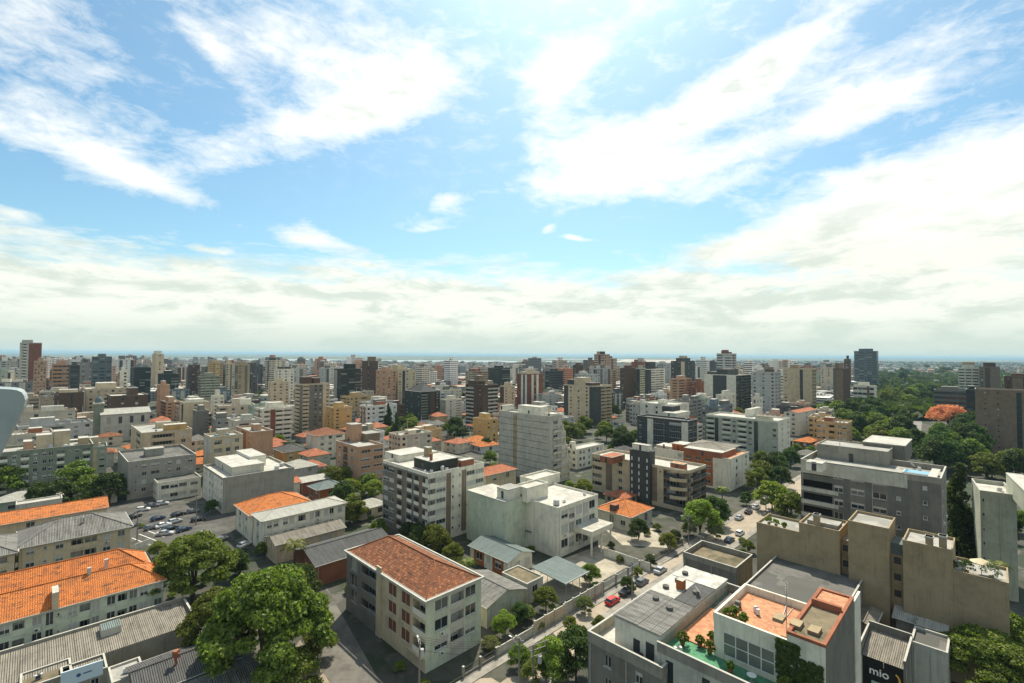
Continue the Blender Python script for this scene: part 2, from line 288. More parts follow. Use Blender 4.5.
#        weight, open width (None = fill), height, sill, depth
COLS = {'V': (9, None, 1.65, 1.0, .9), 'w': (3, 1.75, 1.5, .9, .2), 'W': (4, 2.9, 1.7, .8, .2), 's': (2, .7, .8, 1.4, .15), 'c': (2.2, 1.3, 1.9, .5, .18), 'S': (4.4, 2.9, 2.1, .35, .18), 'b': (4, None, 2.35, 0, 1.4), 'r': (5, None, 1.3, 1.0, .25),
        '.': (1.5, 0, 0, 0, 0), '_': (5, 0, 0, 0, 0), 'D': (2.5, 0, 0, 0, 0), 'g': (2, None, 9, 0, .12), 'p': (3.6, 2.2, 2.2, .05, .18), 'a': (3, 1.4, 1.3, 1.0, .18), 'x': (3.5, 2.9, 2.3, .2, .3),
        'K': (4, None, 2.5, .0, 1.6), 'A': (4, 2.4, 1.3, 1.0, .2)}
class Bld:
    def __init__(s, name, label, cat, x0, xc, x1, yc, z=None, d=None, th=45, D=None, Wd=None, z0=0, group=None, phrase=None):
        if z is not None: s.N = at(xc, yc, z)
        else:
            r = ray(xc, yc); s.N = Vector((r.x/r.y*d, d, H+r.z/r.y*d)); z = s.N.z
        t = rad(th); c, sn = math.cos(t), math.sin(t); s.c, s.s = c, sn; nx, ny = s.N.x, s.N.y
        def tx(px): r = ray(px, yc); return r.x/r.y
        s.W = Wd if Wd else (tx(x1)*ny-nx)/(c-tx(x1)*sn)
        den_ = sn+tx(x0)*c; s.D = D if D else ((nx-tx(x0)*ny)/den_ if abs(den_) > .02 else 99)
        lim = 46
        if s.D <= 2 or s.D > lim: s.D = 14.0
        if s.W <= 2 or s.W > lim: s.W = 14.0
        s.z = z; s.th = t; s.z0 = z0; s.dist = math.hypot(nx, ny)
        s.o = empty(name, (nx, ny, z0), t); tag(s.o, label, cat, group)
        s.h = z-z0; s.near = s.dist < 150; s.mid = s.dist < 290; s.rng = random.Random(int(nx*7+ny*13))
        cx, cy = s.w2(s.W/2, s.D/2); FOOT.append((cx, cy, s.W, s.D, t, z))
        xs = [proj((*s.w2(a, b), z))[0] for a, b in ((0, 0), (s.W, 0), (0, s.D), (s.W, s.D))]
        ys = proj((nx, ny, z))[1], proj((nx, ny, 0))[1]
        if phrase: LAND.append((cx, cy, s.dist, phrase, (min(xs), ys[0], max(xs), ys[1])))
        s.box4 = (min(xs), ys[0], max(xs), ys[1]); s.phrase = phrase
    def w2(s, x, y): return s.N.x+x*s.c-y*s.s, s.N.y+x*s.s+y*s.c
    def loc(s, p): dx, dy = p[0]-s.N.x, p[1]-s.N.y; return dx*s.c+dy*s.s, -dx*s.s+dy*s.c
    def facade(s, M, side, string, floors, wm, am, bm, gf=0.0, top=None, x0=0.0, y0=0.0, L=None, zb=0.0, off=None):
        """one outside wall with real openings; windows and balconies become parts"""
        L = L or (s.W if side == 'r' else s.D); top = top if top is not None else s.h
        if side == 'r': pt = lambda q, dd, z: (x0+q, y0+dd, z)
        else: string = string[::-1]; pt = lambda q, dd, z: (x0+dd, y0+q, z)
        tw = sum(COLS[c][0] for c in string); q = 0.0; fh = (top-zb-gf)/floors
        def quad(q0, q1, z0, z1, m, dd=0.0):
            if q1-q0 > 1e-4 and z1-z0 > 1e-4: M.poly([pt(q0, dd, z0), pt(q1, dd, z0), pt(q1, dd, z1), pt(q0, dd, z1)], m)
        for ch in string:
            wt, ow, oh, sill, dep = COLS[ch]; cw = L*wt/tw; q0, q1 = q, q+cw; q = q1
            m = am if ch in 'DaKA' else wm
            if gf > 0: quad(q0, q1, zb, zb+gf, wm)
            if not dep: quad(q0, q1, zb+gf, top, m); continue
            if ch == 'g': 
                a, b = q0+.15, q1-.15; z0, z1 = zb+gf+.3, top-.5
                s._hole(M, pt, quad, q0, q1, zb+gf, top, a, b, z0, z1, dep, m, GLI)
                n = max(1, int((z1-z0)/fh)); 
                for i in range(1, n): zz = z0+(z1-z0)*i/n; M.poly([pt(a, dep-.05, zz-.12), pt(b, dep-.05, zz-.12), pt(b, dep-.05, zz+.12), pt(a, dep-.05, zz+.12)], FD)
                continue
            for i in range(floors):
                za, zc = zb+gf+i*fh, zb+gf+(i+1)*fh
                if ow is None: a, b = (q0+.12, q1-.12)
                else: ww = min(ow, cw-.4); a, b = (q0+q1)/2-ww/2, (q0+q1)/2+ww/2
                z0, z1 = za+sill*fh/3, min(za+(sill+oh)*fh/3, zc-.2)
                if ch in 'bK': z0 = za+.12
                deep = ch in 'bK'
                if ch == 'V': s._hole(M, pt, quad, q0, q1, za, zc, a, b, z0, z1, dep, m, BK); continue  # back of the open recess coloured black to stand in for its shade
                s._hole(M, pt, quad, q0, q1, za, zc, a, b, z0, z1, dep, m, m if deep else (None if s.mid else (SH if ch in 'cS' else GLI)), deep)
                cq = (a+b)/2; rz = 0 if side == 'r' else -math.pi/2
                def put(nm, me, dd, zz): return s.links(nm, me, pt(cq, dd, zz), rz)
                if deep:
                    gw = (b-a)*.8; gh = z1-z0-.25
                    if s.mid:
                        s.win(gw, gh, ch, pt(cq, dep-.06, z0+.02), rz)
                        if ch == 'b': put('balcony', balcony_mesh(b-a+.16, 'b', bm), -.05, z0-.1)
                        else: put('balcony', balcony_mesh(b-a+.16, 'b', DG), -.05, z0-.1)
                    else:
                        quad(cq-gw/2, cq+gw/2, z0+.02, z0+gh, GLI, dep-.03)
                        bx = bm if ch == 'b' else m; p1 = pt(a-.05, -.06, 0); p2 = pt(b+.05, .06, 0)
                        M.box(min(p1[0], p2[0]), max(p1[0], p2[0]), min(p1[1], p2[1]), max(p1[1], p2[1]), z0-.2, z0+.95, bx)
                elif s.mid: s.win(b-a, z1-z0, ch, pt(cq, dep-.04, z0), rz)
                if ch == 'p':
                    if s.mid: put('balcony', balcony_mesh(cw-.5, 'p', bm), 0, z0)
                    else:
                        p1 = pt(cq-cw/2+.25, -1.0, 0); p2 = pt(cq+cw/2-.25, -.004, 0)
                        M.box(min(p1[0], p2[0]), max(p1[0], p2[0]), min(p1[1], p2[1]), max(p1[1], p2[1]), z0-.1, z0+.95, bm)
    def links(s, nm, me, loc, rz): return link(nm, me, s.o, loc, rz)
    nwin = 0
    def win(s, w, h, kind, loc, rz):
        s.nwin += 1
        f, p, j = window_mesh(w, h, 'c' if kind in 'cS' else 'w')
        w5 = (w/round(w, 1), 1, h/round(h, 1))
        if kind in 'wWda' and s.rng.random() < .16:
            if 'acw' not in PARTS:
                m_ = MB(); m_.box(-.42, .42, -.34, -.02, 0, .55, FR); m_.box(-.3, .1, -.35, -.341, .1, .46, FD); m_.box(-.4, -.34, -.3, 0, -.12, 0, FD); m_.box(.34, .4, -.3, 0, -.12, 0, FD); PARTS['acw'] = m_.mesh('air_conditioner')
            dx_, dy_ = (0, -.16) if rz == 0 else (-.16, 0); link('air_conditioner', PARTS['acw'], s.o, (loc[0]+dx_, loc[1]+dy_, loc[2]-.95), rz)
        if s.near and s.nwin <= 60: a = link('window', f, s.o, loc, rz, w5); link('pane', p, a, (0, 0, 0))
        else: link('window', j, s.o, loc, rz, w5)
    def _r(s):
        if not hasattr(s, 'rr_'): s.rr_ = random.Random(int(s.W*100))
        return s.rr_
    def _hole(s, M, pt, quad, q0, q1, za, zc, a, b, z0, z1, dep, m, back, deep=False):
        quad(q0, a, za, zc, m); quad(b, q1, za, zc, m); quad(a, b, za, z0, m); quad(a, b, z1, zc, m)
        for (pa, pb) in (((a, z0), (b, z0)), ((a, z1), (b, z1)), ((a, z0), (a, z1)), ((b, z0), (b, z1))):
            M.poly([pt(pa[0], 0, pa[1]), pt(pb[0], 0, pb[1]), pt(pb[0], dep, pb[1]), pt(pa[0], dep, pa[1])], m)
        quad(a, b, z0, z1, back if back else BK, dep)
        if back is GLI and z1-z0 < 2.2 and b-a < 3.2:
            f_ = s._r().choice([0, 0, 0, .35, .6, 1])
            if f_: quad(a, b, z1-(z1-z0)*f_, z1, BLM, dep-.04)
    def body(s, left, right, floors, wm, am=None, bm=None, gf=0.0, roof='flat', rm=None, hp=.9, lw=None, back=True, nm='wall'):
        am = am or wm; bm = bm or wm; M = MB(); s.wm = wm; top = s.h-(hp if roof == 'flat' else 0); s.top = top
        s.facade(M, 'l', left, floors, lw or wm, am, bm, gf, top); s.facade(M, 'r', right, floors, wm, am, bm, gf, top)
        W_, D_ = s.W, s.D
        M.poly([(W_, 0, 0), (W_, D_, 0), (W_, D_, top), (W_, 0, top)], wm); M.poly([(0, D_, 0), (W_, D_, 0), (W_, D_, top), (0, D_, top)], wm)
        M.build(nm, s.o)
        if s.mid and s.h > 4:
            for a_, b_ in ((.5, -.09), (W_*.62, -.09), (-.09, D_*.45), (-.09, D_-.4)):
                m = MB(); m.cyl(a_, b_, 0, top-.1, .055, CAP, 6); m.build('downpipe', s.o)
        if roof == 'flat':
            m = MB(); m.poly([(0, 0, top), (W_, 0, top), (W_, D_, top), (0, D_, top)], rm or RF, [(0, 0), (W_, 0), (W_, D_), (0, D_)]); m.build('roof', s.o)
            p = MB(); p.ring(-.04, W_+.04, -.04, D_+.04, top-.02, s.h, .22, wm); p.ring(-.07, W_+.07, -.07, D_+.07, s.h, s.h+.06, .28, CAP); p.build('parapet', s.o)
        elif roof == 'hip': s.hip(rm or TL_O)
        elif roof == 'gable': s.gable(rm or CO_G)
        return s
    def hip(s, m, x0=None, x1=None, y0=None, y1=None, z=None, rise=None, ov=.6, nm='roof'):
        x0 = -ov if x0 is None else x0-ov; x1 = s.W+ov if x1 is None else x1+ov; y0 = -ov if y0 is None else y0-ov; y1 = s.D+ov if y1 is None else y1+ov
        z = s.h if z is None else z; w_, d_ = x1-x0, y1-y0; k = min(w_, d_)/2; r = rise or k*.42; M = MB()
        if w_ >= d_: A, B = Vector((x0+k, (y0+y1)/2, z+r)), Vector((x1-k, (y0+y1)/2, z+r))
        else: A, B = Vector(((x0+x1)/2, y0+k, z+r)), Vector(((x0+x1)/2, y1-k, z+r))
        c = [Vector((x0, y0, z)), Vector((x1, y0, z)), Vector((x1, y1, z)), Vector((x0, y1, z))]; sl_ = math.hypot(k, r)
        if w_ >= d_: fs = [(c[0], c[1], B, A), (c[1], c[2], B), (c[2], c[3], A, B), (c[3], c[0], A)]
        else: fs = [(c[0], c[1], A), (c[1], c[2], B, A), (c[2], c[3], B), (c[3], c[0], A, B)]
        for f in fs:
            e = (f[1]-f[0]).normalized(); uv = []
            for p in f: dd = p-f[0]; u = dd.dot(e); uv.append((u+f[0].x, (dd-e*u).length))
            M.poly(f, m, uv)
        for p in c: pass
        for a, b in ((A, B), (c[0], A), (c[1], B if w_ >= d_ else A), (c[2], B), (c[3], A if w_ >= d_ else B)):
            if (a-b).length > .1: M.tube(a+Vector((0, 0, .04)), b+Vector((0, 0, .04)), .13, .13, m, 5)
        for i in range(4): M.tube(c[i]-Vector((0, 0, .05)), c[(i+1) % 4]-Vector((0, 0, .05)), .12, .12, CAP, 5)
        M.poly([p-Vector((0, 0, .06)) for p in reversed(c)], CAP)
        return M.build(nm, s.o)
    def gable(s, m, x0=None, x1=None, y0=None, y1=None, z=None, rise=None, axis=None, ov=.5, nm='roof'):
        x0 = -ov if x0 is None else x0-ov; x1 = s.W+ov if x1 is None else x1+ov; y0 = -ov if y0 is None else y0-ov; y1 = s.D+ov if y1 is None else y1+ov
        z = s.h if z is None else z; ax = axis or ('x' if x1-x0 >= y1-y0 else 'y'); M = MB()
        if ax == 'x': k = (y1-y0)/2; P_ = lambda l, c_, zz: (x0+l, y0+c_, zz); Ln = x1-x0
        else: k = (x1-x0)/2; P_ = lambda l, c_, zz: (x0+c_, y0+l, zz); Ln = y1-y0
        r = rise or k*.3; sl_ = math.hypot(k, r)
        for c0, c1, z0_, z1_ in ((0, k, z, z+r), (2*k, k, z, z+r)):
            M.poly([P_(0, c0, z0_), P_(Ln, c0, z0_), P_(Ln, c1, z1_), P_(0, c1, z1_)], m, [(0, 0), (Ln, 0), (Ln, sl_), (0, sl_)])
        for l in (ov, Ln-ov): M.poly([P_(l, ov, z+.0), P_(l, 2*k-ov, z), P_(l, k, z+r-.08)], getattr(s, 'wm', WH))
        M.tube(P_(0, k, z+r+.04), P_(Ln, k, z+r+.04), .12, .12, m, 5)
        for c0 in (0, 2*k): M.tube(P_(0, c0, z-.05), P_(Ln, c0, z-.05), .1, .1, CAP, 5)
        return M.build(nm, s.o)
    def px(s, x0, xc, x1, yc, z):
        """a block of this building given by where its top corners stand -> local rectangle"""
        n = at(xc, yc, z)
        def tx(px_): r = ray(px_, yc); return r.x/r.y
        w_ = (tx(x1)*n.y-n.x)/(s.c-tx(x1)*s.s); dd = (n.x-tx(x0)*n.y)/(s.s+tx(x0)*s.c); lx, ly = s.loc(n)
        return lx, lx+w_, ly, ly+dd
    def room(s, r, z0, z1, wm=None, rm=None, nm='rooftop_room', door=True, par=0.0):
        x0, x1, y0, y1 = r; M = MB(); M.box(x0, x1, y0, y1, z0-s.z0, z1-s.z0, wm or s.wm, rm or RF, False); zt = z1-s.z0
        if par: M.ring(x0-.04, x1+.04, y0-.04, y1+.04, zt-.02, zt+par, .2, wm or s.wm)
        else: M.ring(x0-.08, x1+.08, y0-.08, y1+.08, zt-.16, zt+.05, .3, CAP)
        o = M.build(nm, s.o)
        if door and s.mid and y1-y0 > 1.6:
            d = MB(); d.box(x0-.05, x0-.004, (y0+y1)/2-.45, (y0+y1)/2+.45, z0-s.z0+.02, z0-s.z0+2.0, FD); d.build('door', o)
        return o
    def tank(s, x, y, r=.9, h=1.5, m=None):
        M = MB(); m = m or s.rng.choice([TKB, TKW, TKW]); M.cyl(x, y, s.top+.25, s.top+h, r, m, 14, r*.93); M.cyl(x, y, s.top+h, s.top+h+.25, r*.93, m, 14, r*.2); M.box(x-r*.7, x+r*.7, y-r*.7, y+r*.7, s.top-.01, s.top+.26, CG); M.build('water_tank', s.o)
    def ac(s, x, y, z=None):
        z = s.top if z is None else z
        if 'ac' not in PARTS:
            m = MB(); m.box(-.45, .45, -.18, .18, .1, .75, FR); m.box(-.4, -.3, -.18, .18, 0, .1, FD); m.box(.3, .4, -.18, .18, 0, .1, FD); m.cyl(0, 0, .75, .77, .22, FD, 10); m.box(-.38, .2, -.2, -.18, .16, .68, FD); PARTS['ac'] = m.mesh('air_conditioner')
        link('air_conditioner', PARTS['ac'], s.o, (x, y, z), s.rng.uniform(0, 3))
    def antenna(s, x, y, z=None, h=4):
        z = s.top if z is None else z; M = MB(); M.cyl(x, y, z-.02, z+h, .05, MET, 6)
        for i in range(4): M.box(x-.5+.08*i, x+.5-.08*i, y-.02, y+.02, z+h-.3-.3*i, z+h-.27-.3*i, MET)
        M.build('antenna', s.o)
    def dish(s, x, y, z=None):
        z = s.top if z is None else z; M = MB(); M.cyl(x, y, z-.02, z+.6, .04, MET, 6)
        n = 12; c0 = Vector((x, y, z+.8)); ax_ = Vector((.5, -.6, .6)).normalized(); u = ax_.orthogonal().normalized(); v = ax_.cross(u)
        for i in range(n):
            a0, a1 = 2*math.pi*i/n, 2*math.pi*(i+1)/n
            M.poly([c0, c0+(u*math.cos(a0)+v*math.sin(a0))*.6+ax_*.18, c0+(u*math.cos(a1)+v*math.sin(a1))*.6+ax_*.18], FR)
        M.build('satellite_dish', s.o)
    def clutter(s, n=4, room=True):
        r = s.rng; W_, D_ = s.W, s.D
        if room and W_ > 6 and D_ > 6:
            rw, rd = min(W_*.35, 6), min(D_*.35, 5); x = r.uniform(.3, .5)*W_; y = r.uniform(.35, .55)*D_
            s.room((x, x+rw, y, y+rd), s.z0+s.top, s.z0+s.top+3.0)
            if s.rng.random() < .6: s.antenna(x+1, y+1, s.top+3.0, r.uniform(2, 5))
        if s.mid:
            for i in range(n):
                x, y = r.uniform(1.3, max(1.4, W_-1.3)), r.uniform(1.3, max(1.4, D_*.3))
                k = r.random()
                if k < .35: s.tank(x, y, r.uniform(.6, .9), r.uniform(1, 1.5))
                elif k < .8: s.ac(x, y)
                else: s.dish(x, y)
        return s
# ---------------------------------------------------------------- the setting
def sheet(name, pts, z, m, uvs=None):
    M = MB(); M.poly([(p[0], p[1], z) for p in pts], m); return tag(M.build(name), kind='structure')
gm = bpy.data.materials.new('ground_cover'); gm.use_nodes = True; t = NT(gm.node_tree); bs = t.n['Principled BSDF']; bs.inputs['Roughness'].default_value = .95
ge = t.new('ShaderNodeNewGeometry'); pos = ge.outputs['Position']
ln = t.new('ShaderNodeVectorMath', operation='LENGTH'); t.l.new(pos, ln.inputs[0]); ln = ln.outputs['Value']
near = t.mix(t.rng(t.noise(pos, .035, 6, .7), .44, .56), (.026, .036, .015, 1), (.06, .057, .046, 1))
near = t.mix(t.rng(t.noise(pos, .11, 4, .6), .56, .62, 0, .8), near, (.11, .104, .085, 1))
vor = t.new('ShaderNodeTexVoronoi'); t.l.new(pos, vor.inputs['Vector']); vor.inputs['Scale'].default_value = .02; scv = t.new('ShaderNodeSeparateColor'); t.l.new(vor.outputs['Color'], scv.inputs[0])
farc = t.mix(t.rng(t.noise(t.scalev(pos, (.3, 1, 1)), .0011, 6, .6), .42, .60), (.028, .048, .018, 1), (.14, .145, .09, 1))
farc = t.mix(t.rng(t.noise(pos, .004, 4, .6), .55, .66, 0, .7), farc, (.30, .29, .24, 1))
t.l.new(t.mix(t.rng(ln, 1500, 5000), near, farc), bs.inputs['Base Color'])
G_ = 45000
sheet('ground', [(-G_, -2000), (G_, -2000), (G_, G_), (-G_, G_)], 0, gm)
wm_ = mat('water', (.30, .33, .30), .12, spec=.8, amt=.1)
def bank(name, x0, x1, ya, yb, n, sd):
    r = random.Random(sd); M = MB(); up = []; dn = []
    for i in range(n+1):
        px = x0+(x1-x0)*i/n; e = min(1, 3*min(i, n-i)/n); mid = (ya+yb)/2; k = e*(.6+.4*r.random())
        pa = at(px, mid-(mid-ya)*k+.0065*(px-512)); pb = at(px, mid+(yb-mid)*k+.05+.0065*(px-512)); up.append((pa.x, pa.y)); dn.append((pb.x, pb.y))
    return sheet(name, dn+up[::-1], .5, wm_)
bank('river', 170, 380, 360.2, 362.4, 14, 3); bank('river', 330, 590, 360.4, 362.8, 16, 5); bank('river', -60, 190, 361.0, 362.6, 12, 8); bank('lake', 490, 760, 358.6, 359.4, 12, 9)
# far ridge of low hills
M = MB(); r = random.Random(4); hm = mat('far_hills', (.03, .05, .025), .95); prev = None
for i in range(81):
    a = rad(-62+124*i/80); d = 30000; hh = 20+38*max(0, math.sin(i*.19+1.0))*(.6+.4*math.sin(i*.53))*(1.0 if i > 40 else .4)+r.random()*8
    p = (d*math.sin(a), d*math.cos(a)); q = ((d+5000)*math.sin(a), (d+5000)*math.cos(a)); g_ = ((d-4000)*math.sin(a), (d-4000)*math.cos(a))
    if prev: M.poly([(*prev[0], -1), (*g_, -1), (*p, hh), (*prev[1], prev[3])], hm); M.poly([(*prev[1], prev[3]), (*p, hh), (*q, -1), (*prev[2], -1)], hm)
    prev = (g_, p, q, hh)
tag(M.build('hills'), kind='structure')
# streets
STREETS = []
def strip(name, a, b, w, z, m, off=0.0):
    a, b = Vector(a[:2]), Vector(b[:2]); d = (b-a).normalized(); n = Vector((d.y, -d.x)); 
    p = [a+n*(off-w/2), a+n*(off+w/2), b+n*(off+w/2), b+n*(off-w/2)]; STREETS.append((a+n*off, b+n*off, w/2+.5)); return sheet(name, p, z, m)
def raised(name, a, b, w, off, h, m):
    a, b = Vector(a[:2]), Vector(b[:2]); d = (b-a); L = d.length; M = MB(); o = None
    M.box(0, L, -w/2, w/2, 0, h, m, bottom=False); n = Vector((-d.y, d.x)).normalized()
    o = M.build(name, None, (*(a-n*off), 0), math.atan2(d.y, d.x)); return tag(o, kind='structure')
lf, rt = at(549, 631), at(616, 604)
u1 = Vector((1, 1)).normalized(); n1 = Vector((1, -1)).normalized()
mid = -58.6; SW = 11.4
s0 = n1*mid+u1*15; s1 = n1*mid+u1*300
strip('street', s0, s1, SW-3.4, .010, COB); raised('pavement', s0, s1, 1.9, -(SW/2-.95), .13, PAVE); raised('pavement', s0, s1, 1.9, SW/2-.95, .13, PAVE)
M = MB(); M.box(0, 52, -1.0, 1.0, 0, .13, PAVE, bottom=False); q_ = n1*(mid+.2)+u1*80; tag(M.build('median', None, (*q_, 0), math.pi/4), kind='structure')
# parking street on the left, lane beside the corner block, avenue to the right
pa, pb = at(150, 512), at(205, 520); strip('road', at(70, 516), at(330, 512), 15, .006, ASPH); strip('road', at(196, 540), at(150, 494), 11, .010, ASPH)
sheet('car_park', [at(*p).xy for p in ((120, 548), (235, 540), (222, 507), (118, 500))], .014, ASPH)
for i in range(5):
    a = at(132+i*7, 538-i*4); b = at(150+i*7, 545-i*4); d = (b-a).normalized(); nn = Vector((d.y, -d.x, 0))*.12
    sheet('painted_line', [(a+nn).xy, (b+nn).xy, (b-nn).xy, (a-nn).xy], .018, PAINT)
lane0, lane1 = at(352, 683), at(318, 612); dl = (lane1-lane0).xy.normalized()
strip('lane', lane0.xy-dl*14, lane1.xy+dl*10, 8, .006, mat('lane_paving', (.16, .15, .13), .95, 'patch', (.10, .095, .085), sc=.25, col3=(.07, .065, .055)))
av0, av1 = at(899, 440), at(923, 372); strip('avenue', av0, av1, 8.5, .010, mat('avenue_paving', (.24, .23, .21), .95, 'patch', (.18, .17, .16), sc=.1, col3=(.12,.12,.11)), -6.5); strip('avenue', av0, av1, 8.5, .012, MAT['avenue_paving'], 6.5)
def yard(pts, m=None, z=.022, name='yard'): return sheet(name, [at(*p).xy for p in pts], z, m or YARD)
yard([(560, 604), (640, 560), (600, 545), (520, 575)]); yard([(622, 545), (668, 548), (648, 520), (606, 530)], z=.026); yard([(405, 683), (520, 676), (480, 640), (380, 655)], YARDD); yard([(500, 683), (560, 640), (520, 600), (430, 640)], YARDD, .026)
yard([(575, 556), (655, 568), (700, 545), (640, 512)], YARDD, .015); yard([(270, 640), (335, 600), (300, 560), (230, 580)], YARDD, .018); yard([(690, 540), (760, 500), (735, 492), (670, 515)], YARDD, .019)
yard([(330, 683), (300, 640), (270, 683)], mat('bare_earth', (.30, .25, .18), .95, 'patch', (.2, .17, .12), sc=.2), .030)
# ---------------------------------------------------------------- buildings in front, each with its own parts
B = {}
def add(key, b): B[key] = b; return b
def E(z, b): return z-b.z0
# four-storey corner block with the old tiled roof
b = add('corner', Bld('apartment_block', 'white corner block with dark old clay tile roof and brown shutters beside the large tree', 'apartment block', 346, 426, 481, 602, z=12.2, phrase='the white corner block with the old tile roof'))
M = MB(); b.wm = WH; b.h = 12.2
b.facade(M, 'l', 'xb', 3, MG, DG, MG, 2.4, 12.2, y0=b.D*.52, L=b.D*.48)
b.facade(M, 'l', '.SSb', 3, CR, WH, WH, 2.4, 12.2, L=b.D*.50)
b.facade(M, 'r', '.W', 3, GW, GW, GW, 2.0, 12.2, L=b.W*.42); b.facade(M, 'r', 'b', 3, LG, LG, LG, 2.0, 12.2, x0=b.W*.42, L=b.W*.26); b.facade(M, 'r', 'W.', 3, GW, GW, GW, 2.0, 12.2, x0=b.W*.68, L=b.W*.32)
M.poly([(b.W, 0, 0), (b.W, b.D, 0), (b.W, b.D, 12.2), (b.W, 0, 12.2)], WH); M.poly([(0, b.D, 0), (b.W, b.D, 0), (b.W, b.D, 12.2), (0, b.D, 12.2)], WH)
M.box(-.25, .02, b.D*.50, b.D*.56, 0, 13.4, CR); M.box(-.45, 0, b.D*.02, b.D*.20, 2.2, 2.45, CR)
M.build('wall', b.o)
p = MB(); p.ring(-.5, b.W+.5, -.5, b.D+.5, 12.2, 12.55, .35, CAP); p.build('gutter', b.o)
b.hip(TL_B, 0.2, b.W-.2, .2, b.D-.2, 12.4, rise=3.2, ov=0)
b.top = 12.4
# left: long block with bright orange roof, the grey-sheeted beige block behind, a third behind that
def tiled(key, *a, walls=GW, left='.w.', right='.WbW.WbW.', fl=2, rm=TL_O, gf=0, **k):
    b = add(key, Bld(*a, **k)); b.body(left, right, fl, walls, gf=gf, roof='none', bm=walls); return b
b = tiled('orange_long', 'residential_block', 'long pale green block with bright orange double hipped roof left of the large tree', 'apartment block', -300, -60, 162, 639, z=9, D=19, right='.WbW.Wb.Wxs.Wbx.WbWW.W', fl=3, phrase='the long orange-roofed block', left='___')
b.wm = GW; x_ = b.W; ya = b.D/2+.3
b.hip(TL_O, y0=0, y1=ya, rise=3.1, ov=.5); b.hip(TL_O, y0=ya-.3, y1=b.D, x1=b.W-1, rise=3.6, ov=.5)
b.top = 9
for fx, fy, hh in ((.62, .26, 3.2), (.72, .5, 2.6)):
    M = MB(); M.box(b.W*fx-.3, b.W*fx+.3, b.D*fy-.3, b.D*fy+.3, 9, 9+hh+1, LG, CAP); M.build('chimney', b.o)
M = MB(); M.box(b.W*.44, b.W*.47, -.6, 3, 9.1, 12.0, CR, CAP); M.build('dormer', b.o)
b = add('grey_sheet', Bld('residential_block', 'beige three-storey block with stained grey corrugated hipped roof behind the long orange roof', 'apartment block', -60, 19, 130, 548, z=9, D=15, phrase='the beige block with grey sheet roof'))
b.body('__', '.w.s.w.bb.w.w.', 3, CR, roof='hip', rm=CO_G); M = MB(); M.box(b.W*.55, b.W*.56, 4, 4.6, 9, 12.5, CG, CAP); M.build('chimney', b.o)
b = add('grey_sheet2', Bld('residential_block', 'beige block under a grey corrugated roof at the very left edge', 'apartment block', -190, -90, 14, 573, z=9, D=15)); b.body('__', '.w.b.w.b.', 3, CR, roof='hip', rm=CO_G)
b = add('orange_back', Bld('residential_block', 'low beige block with orange tile roof behind the grey sheet roofed block', 'apartment block', -190, -60, 106, 535, z=9.5, D=10, phrase='the orange roof behind the grey sheet roof')); b.body('_', '.w.w.w.', 3, CR, roof='none'); b.wm = CR; b.gable(TL_O, rise=2.0)
b = add('white_strip', Bld('storage_shed', 'low shed with flat white roof behind the second orange tile roof', 'shed', -40, 16, 62, 505, z=8, D=5)); b.body('_', '_', 1, LG, rm=RFW, hp=.3)
# green apartment block on the left
b = add('sage', Bld('apartment_building', 'pale green six-storey apartment block with white balcony bays and rooftop boxes at the left edge', 'apartment building', -60, -25, 93, 455, z=18, D=16, phrase='the pale green apartment block')); b.body('.w.', '.b.s.b.w.b.w.ww.b.s.w.b.', 6, GY, WH, WH); 
for x0, xc, x1, y, z, m in ((34, 36, 52, 430, 22.5, CR), (51, 53, 68, 427, 23.5, CR), (22, 24, 34, 437, 20.5, PK), (78, 80, 90, 440, 20, BG)): b.room(b.px(x0, xc, x1, y, z)[:2]+(5, 11), 17.1, z, m, RFW)
b.clutter(4, False)
# low roofs in the bottom left corner
b = add('lowbeige', Bld('warehouse', 'low warehouse with beige corrugated roof and skylight in front of the long orange roof', 'warehouse', -320, -150, 192, 738, z=4.3, D=10, phrase='the low beige-roofed warehouse'))
b.body('__', '________', 1, CG, roof='none'); b.wm = CG
M = MB(); M.poly([(0, 0, 4.3), (b.W, 0, 4.3), (b.W, b.D, 5.0), (0, b.D, 5.0)], CO_B, [(0, 0), (b.W, 0), (b.W, b.D), (0, b.D)]); M.build('roof', b.o)
M = MB(); M.box(0, b.W+.2, b.D, b.D+.35, 0, 5.5, CG, CAP); M.box(b.W-.1, b.W+.25, 0, b.D, 0, 5.5, MG, CAP); M.build('parapet', b.o)
x0, x1, y0, y1 = b.px(98, 110, 132, 655, 7.3); M = MB(); M.box(x0, x1, 5.2, 8.2, 4.2, 5.9, LG, CO_T); M.build('skylight', b.o)
for px_, w_, m_, rm_ in ((20, 16, CG, RFM), (62, 14, CG, CO_B), (112, 10, LG, RF)):
    n_ = at(px_, 690, 4.5); b2 = add('yardshed%d' % px_, Bld('lean_to_shed', {20: 'small shed with a patchy mossy roof below the warehouse at the bottom left', 62: 'lean-to with narrow beige sheeting beside the billboard', 112: 'grey block shed with dark doorway beside the orange water mast'}[px_], 'shed', px_-30, px_, px_+w_*3.2, 683 if px_ != 20 else 690, z=4.6, D=5)); b2.body('.w.', '.x.w.', 1, m_, rm=rm_, hp=.3); b2.ac(2, 2)
b = add('darkroofs', Bld('warehouse', 'low building with dark corrugated roof half shaded by the large tree at the bottom left', 'warehouse', 95, 138, 238, 697, z=5.5, D=9)); b.body('__', '_', 1, MG, roof='gable', rm=CO_D)
b = add('darkroofs2', Bld('warehouse', 'low grey-roofed annexe with a rust-red ridge beside the large tree', 'warehouse', 150, 186, 262, 716, z=5.0, D=8)); b.body('__', '_', 1, MG, roof='gable', rm=CO_G)
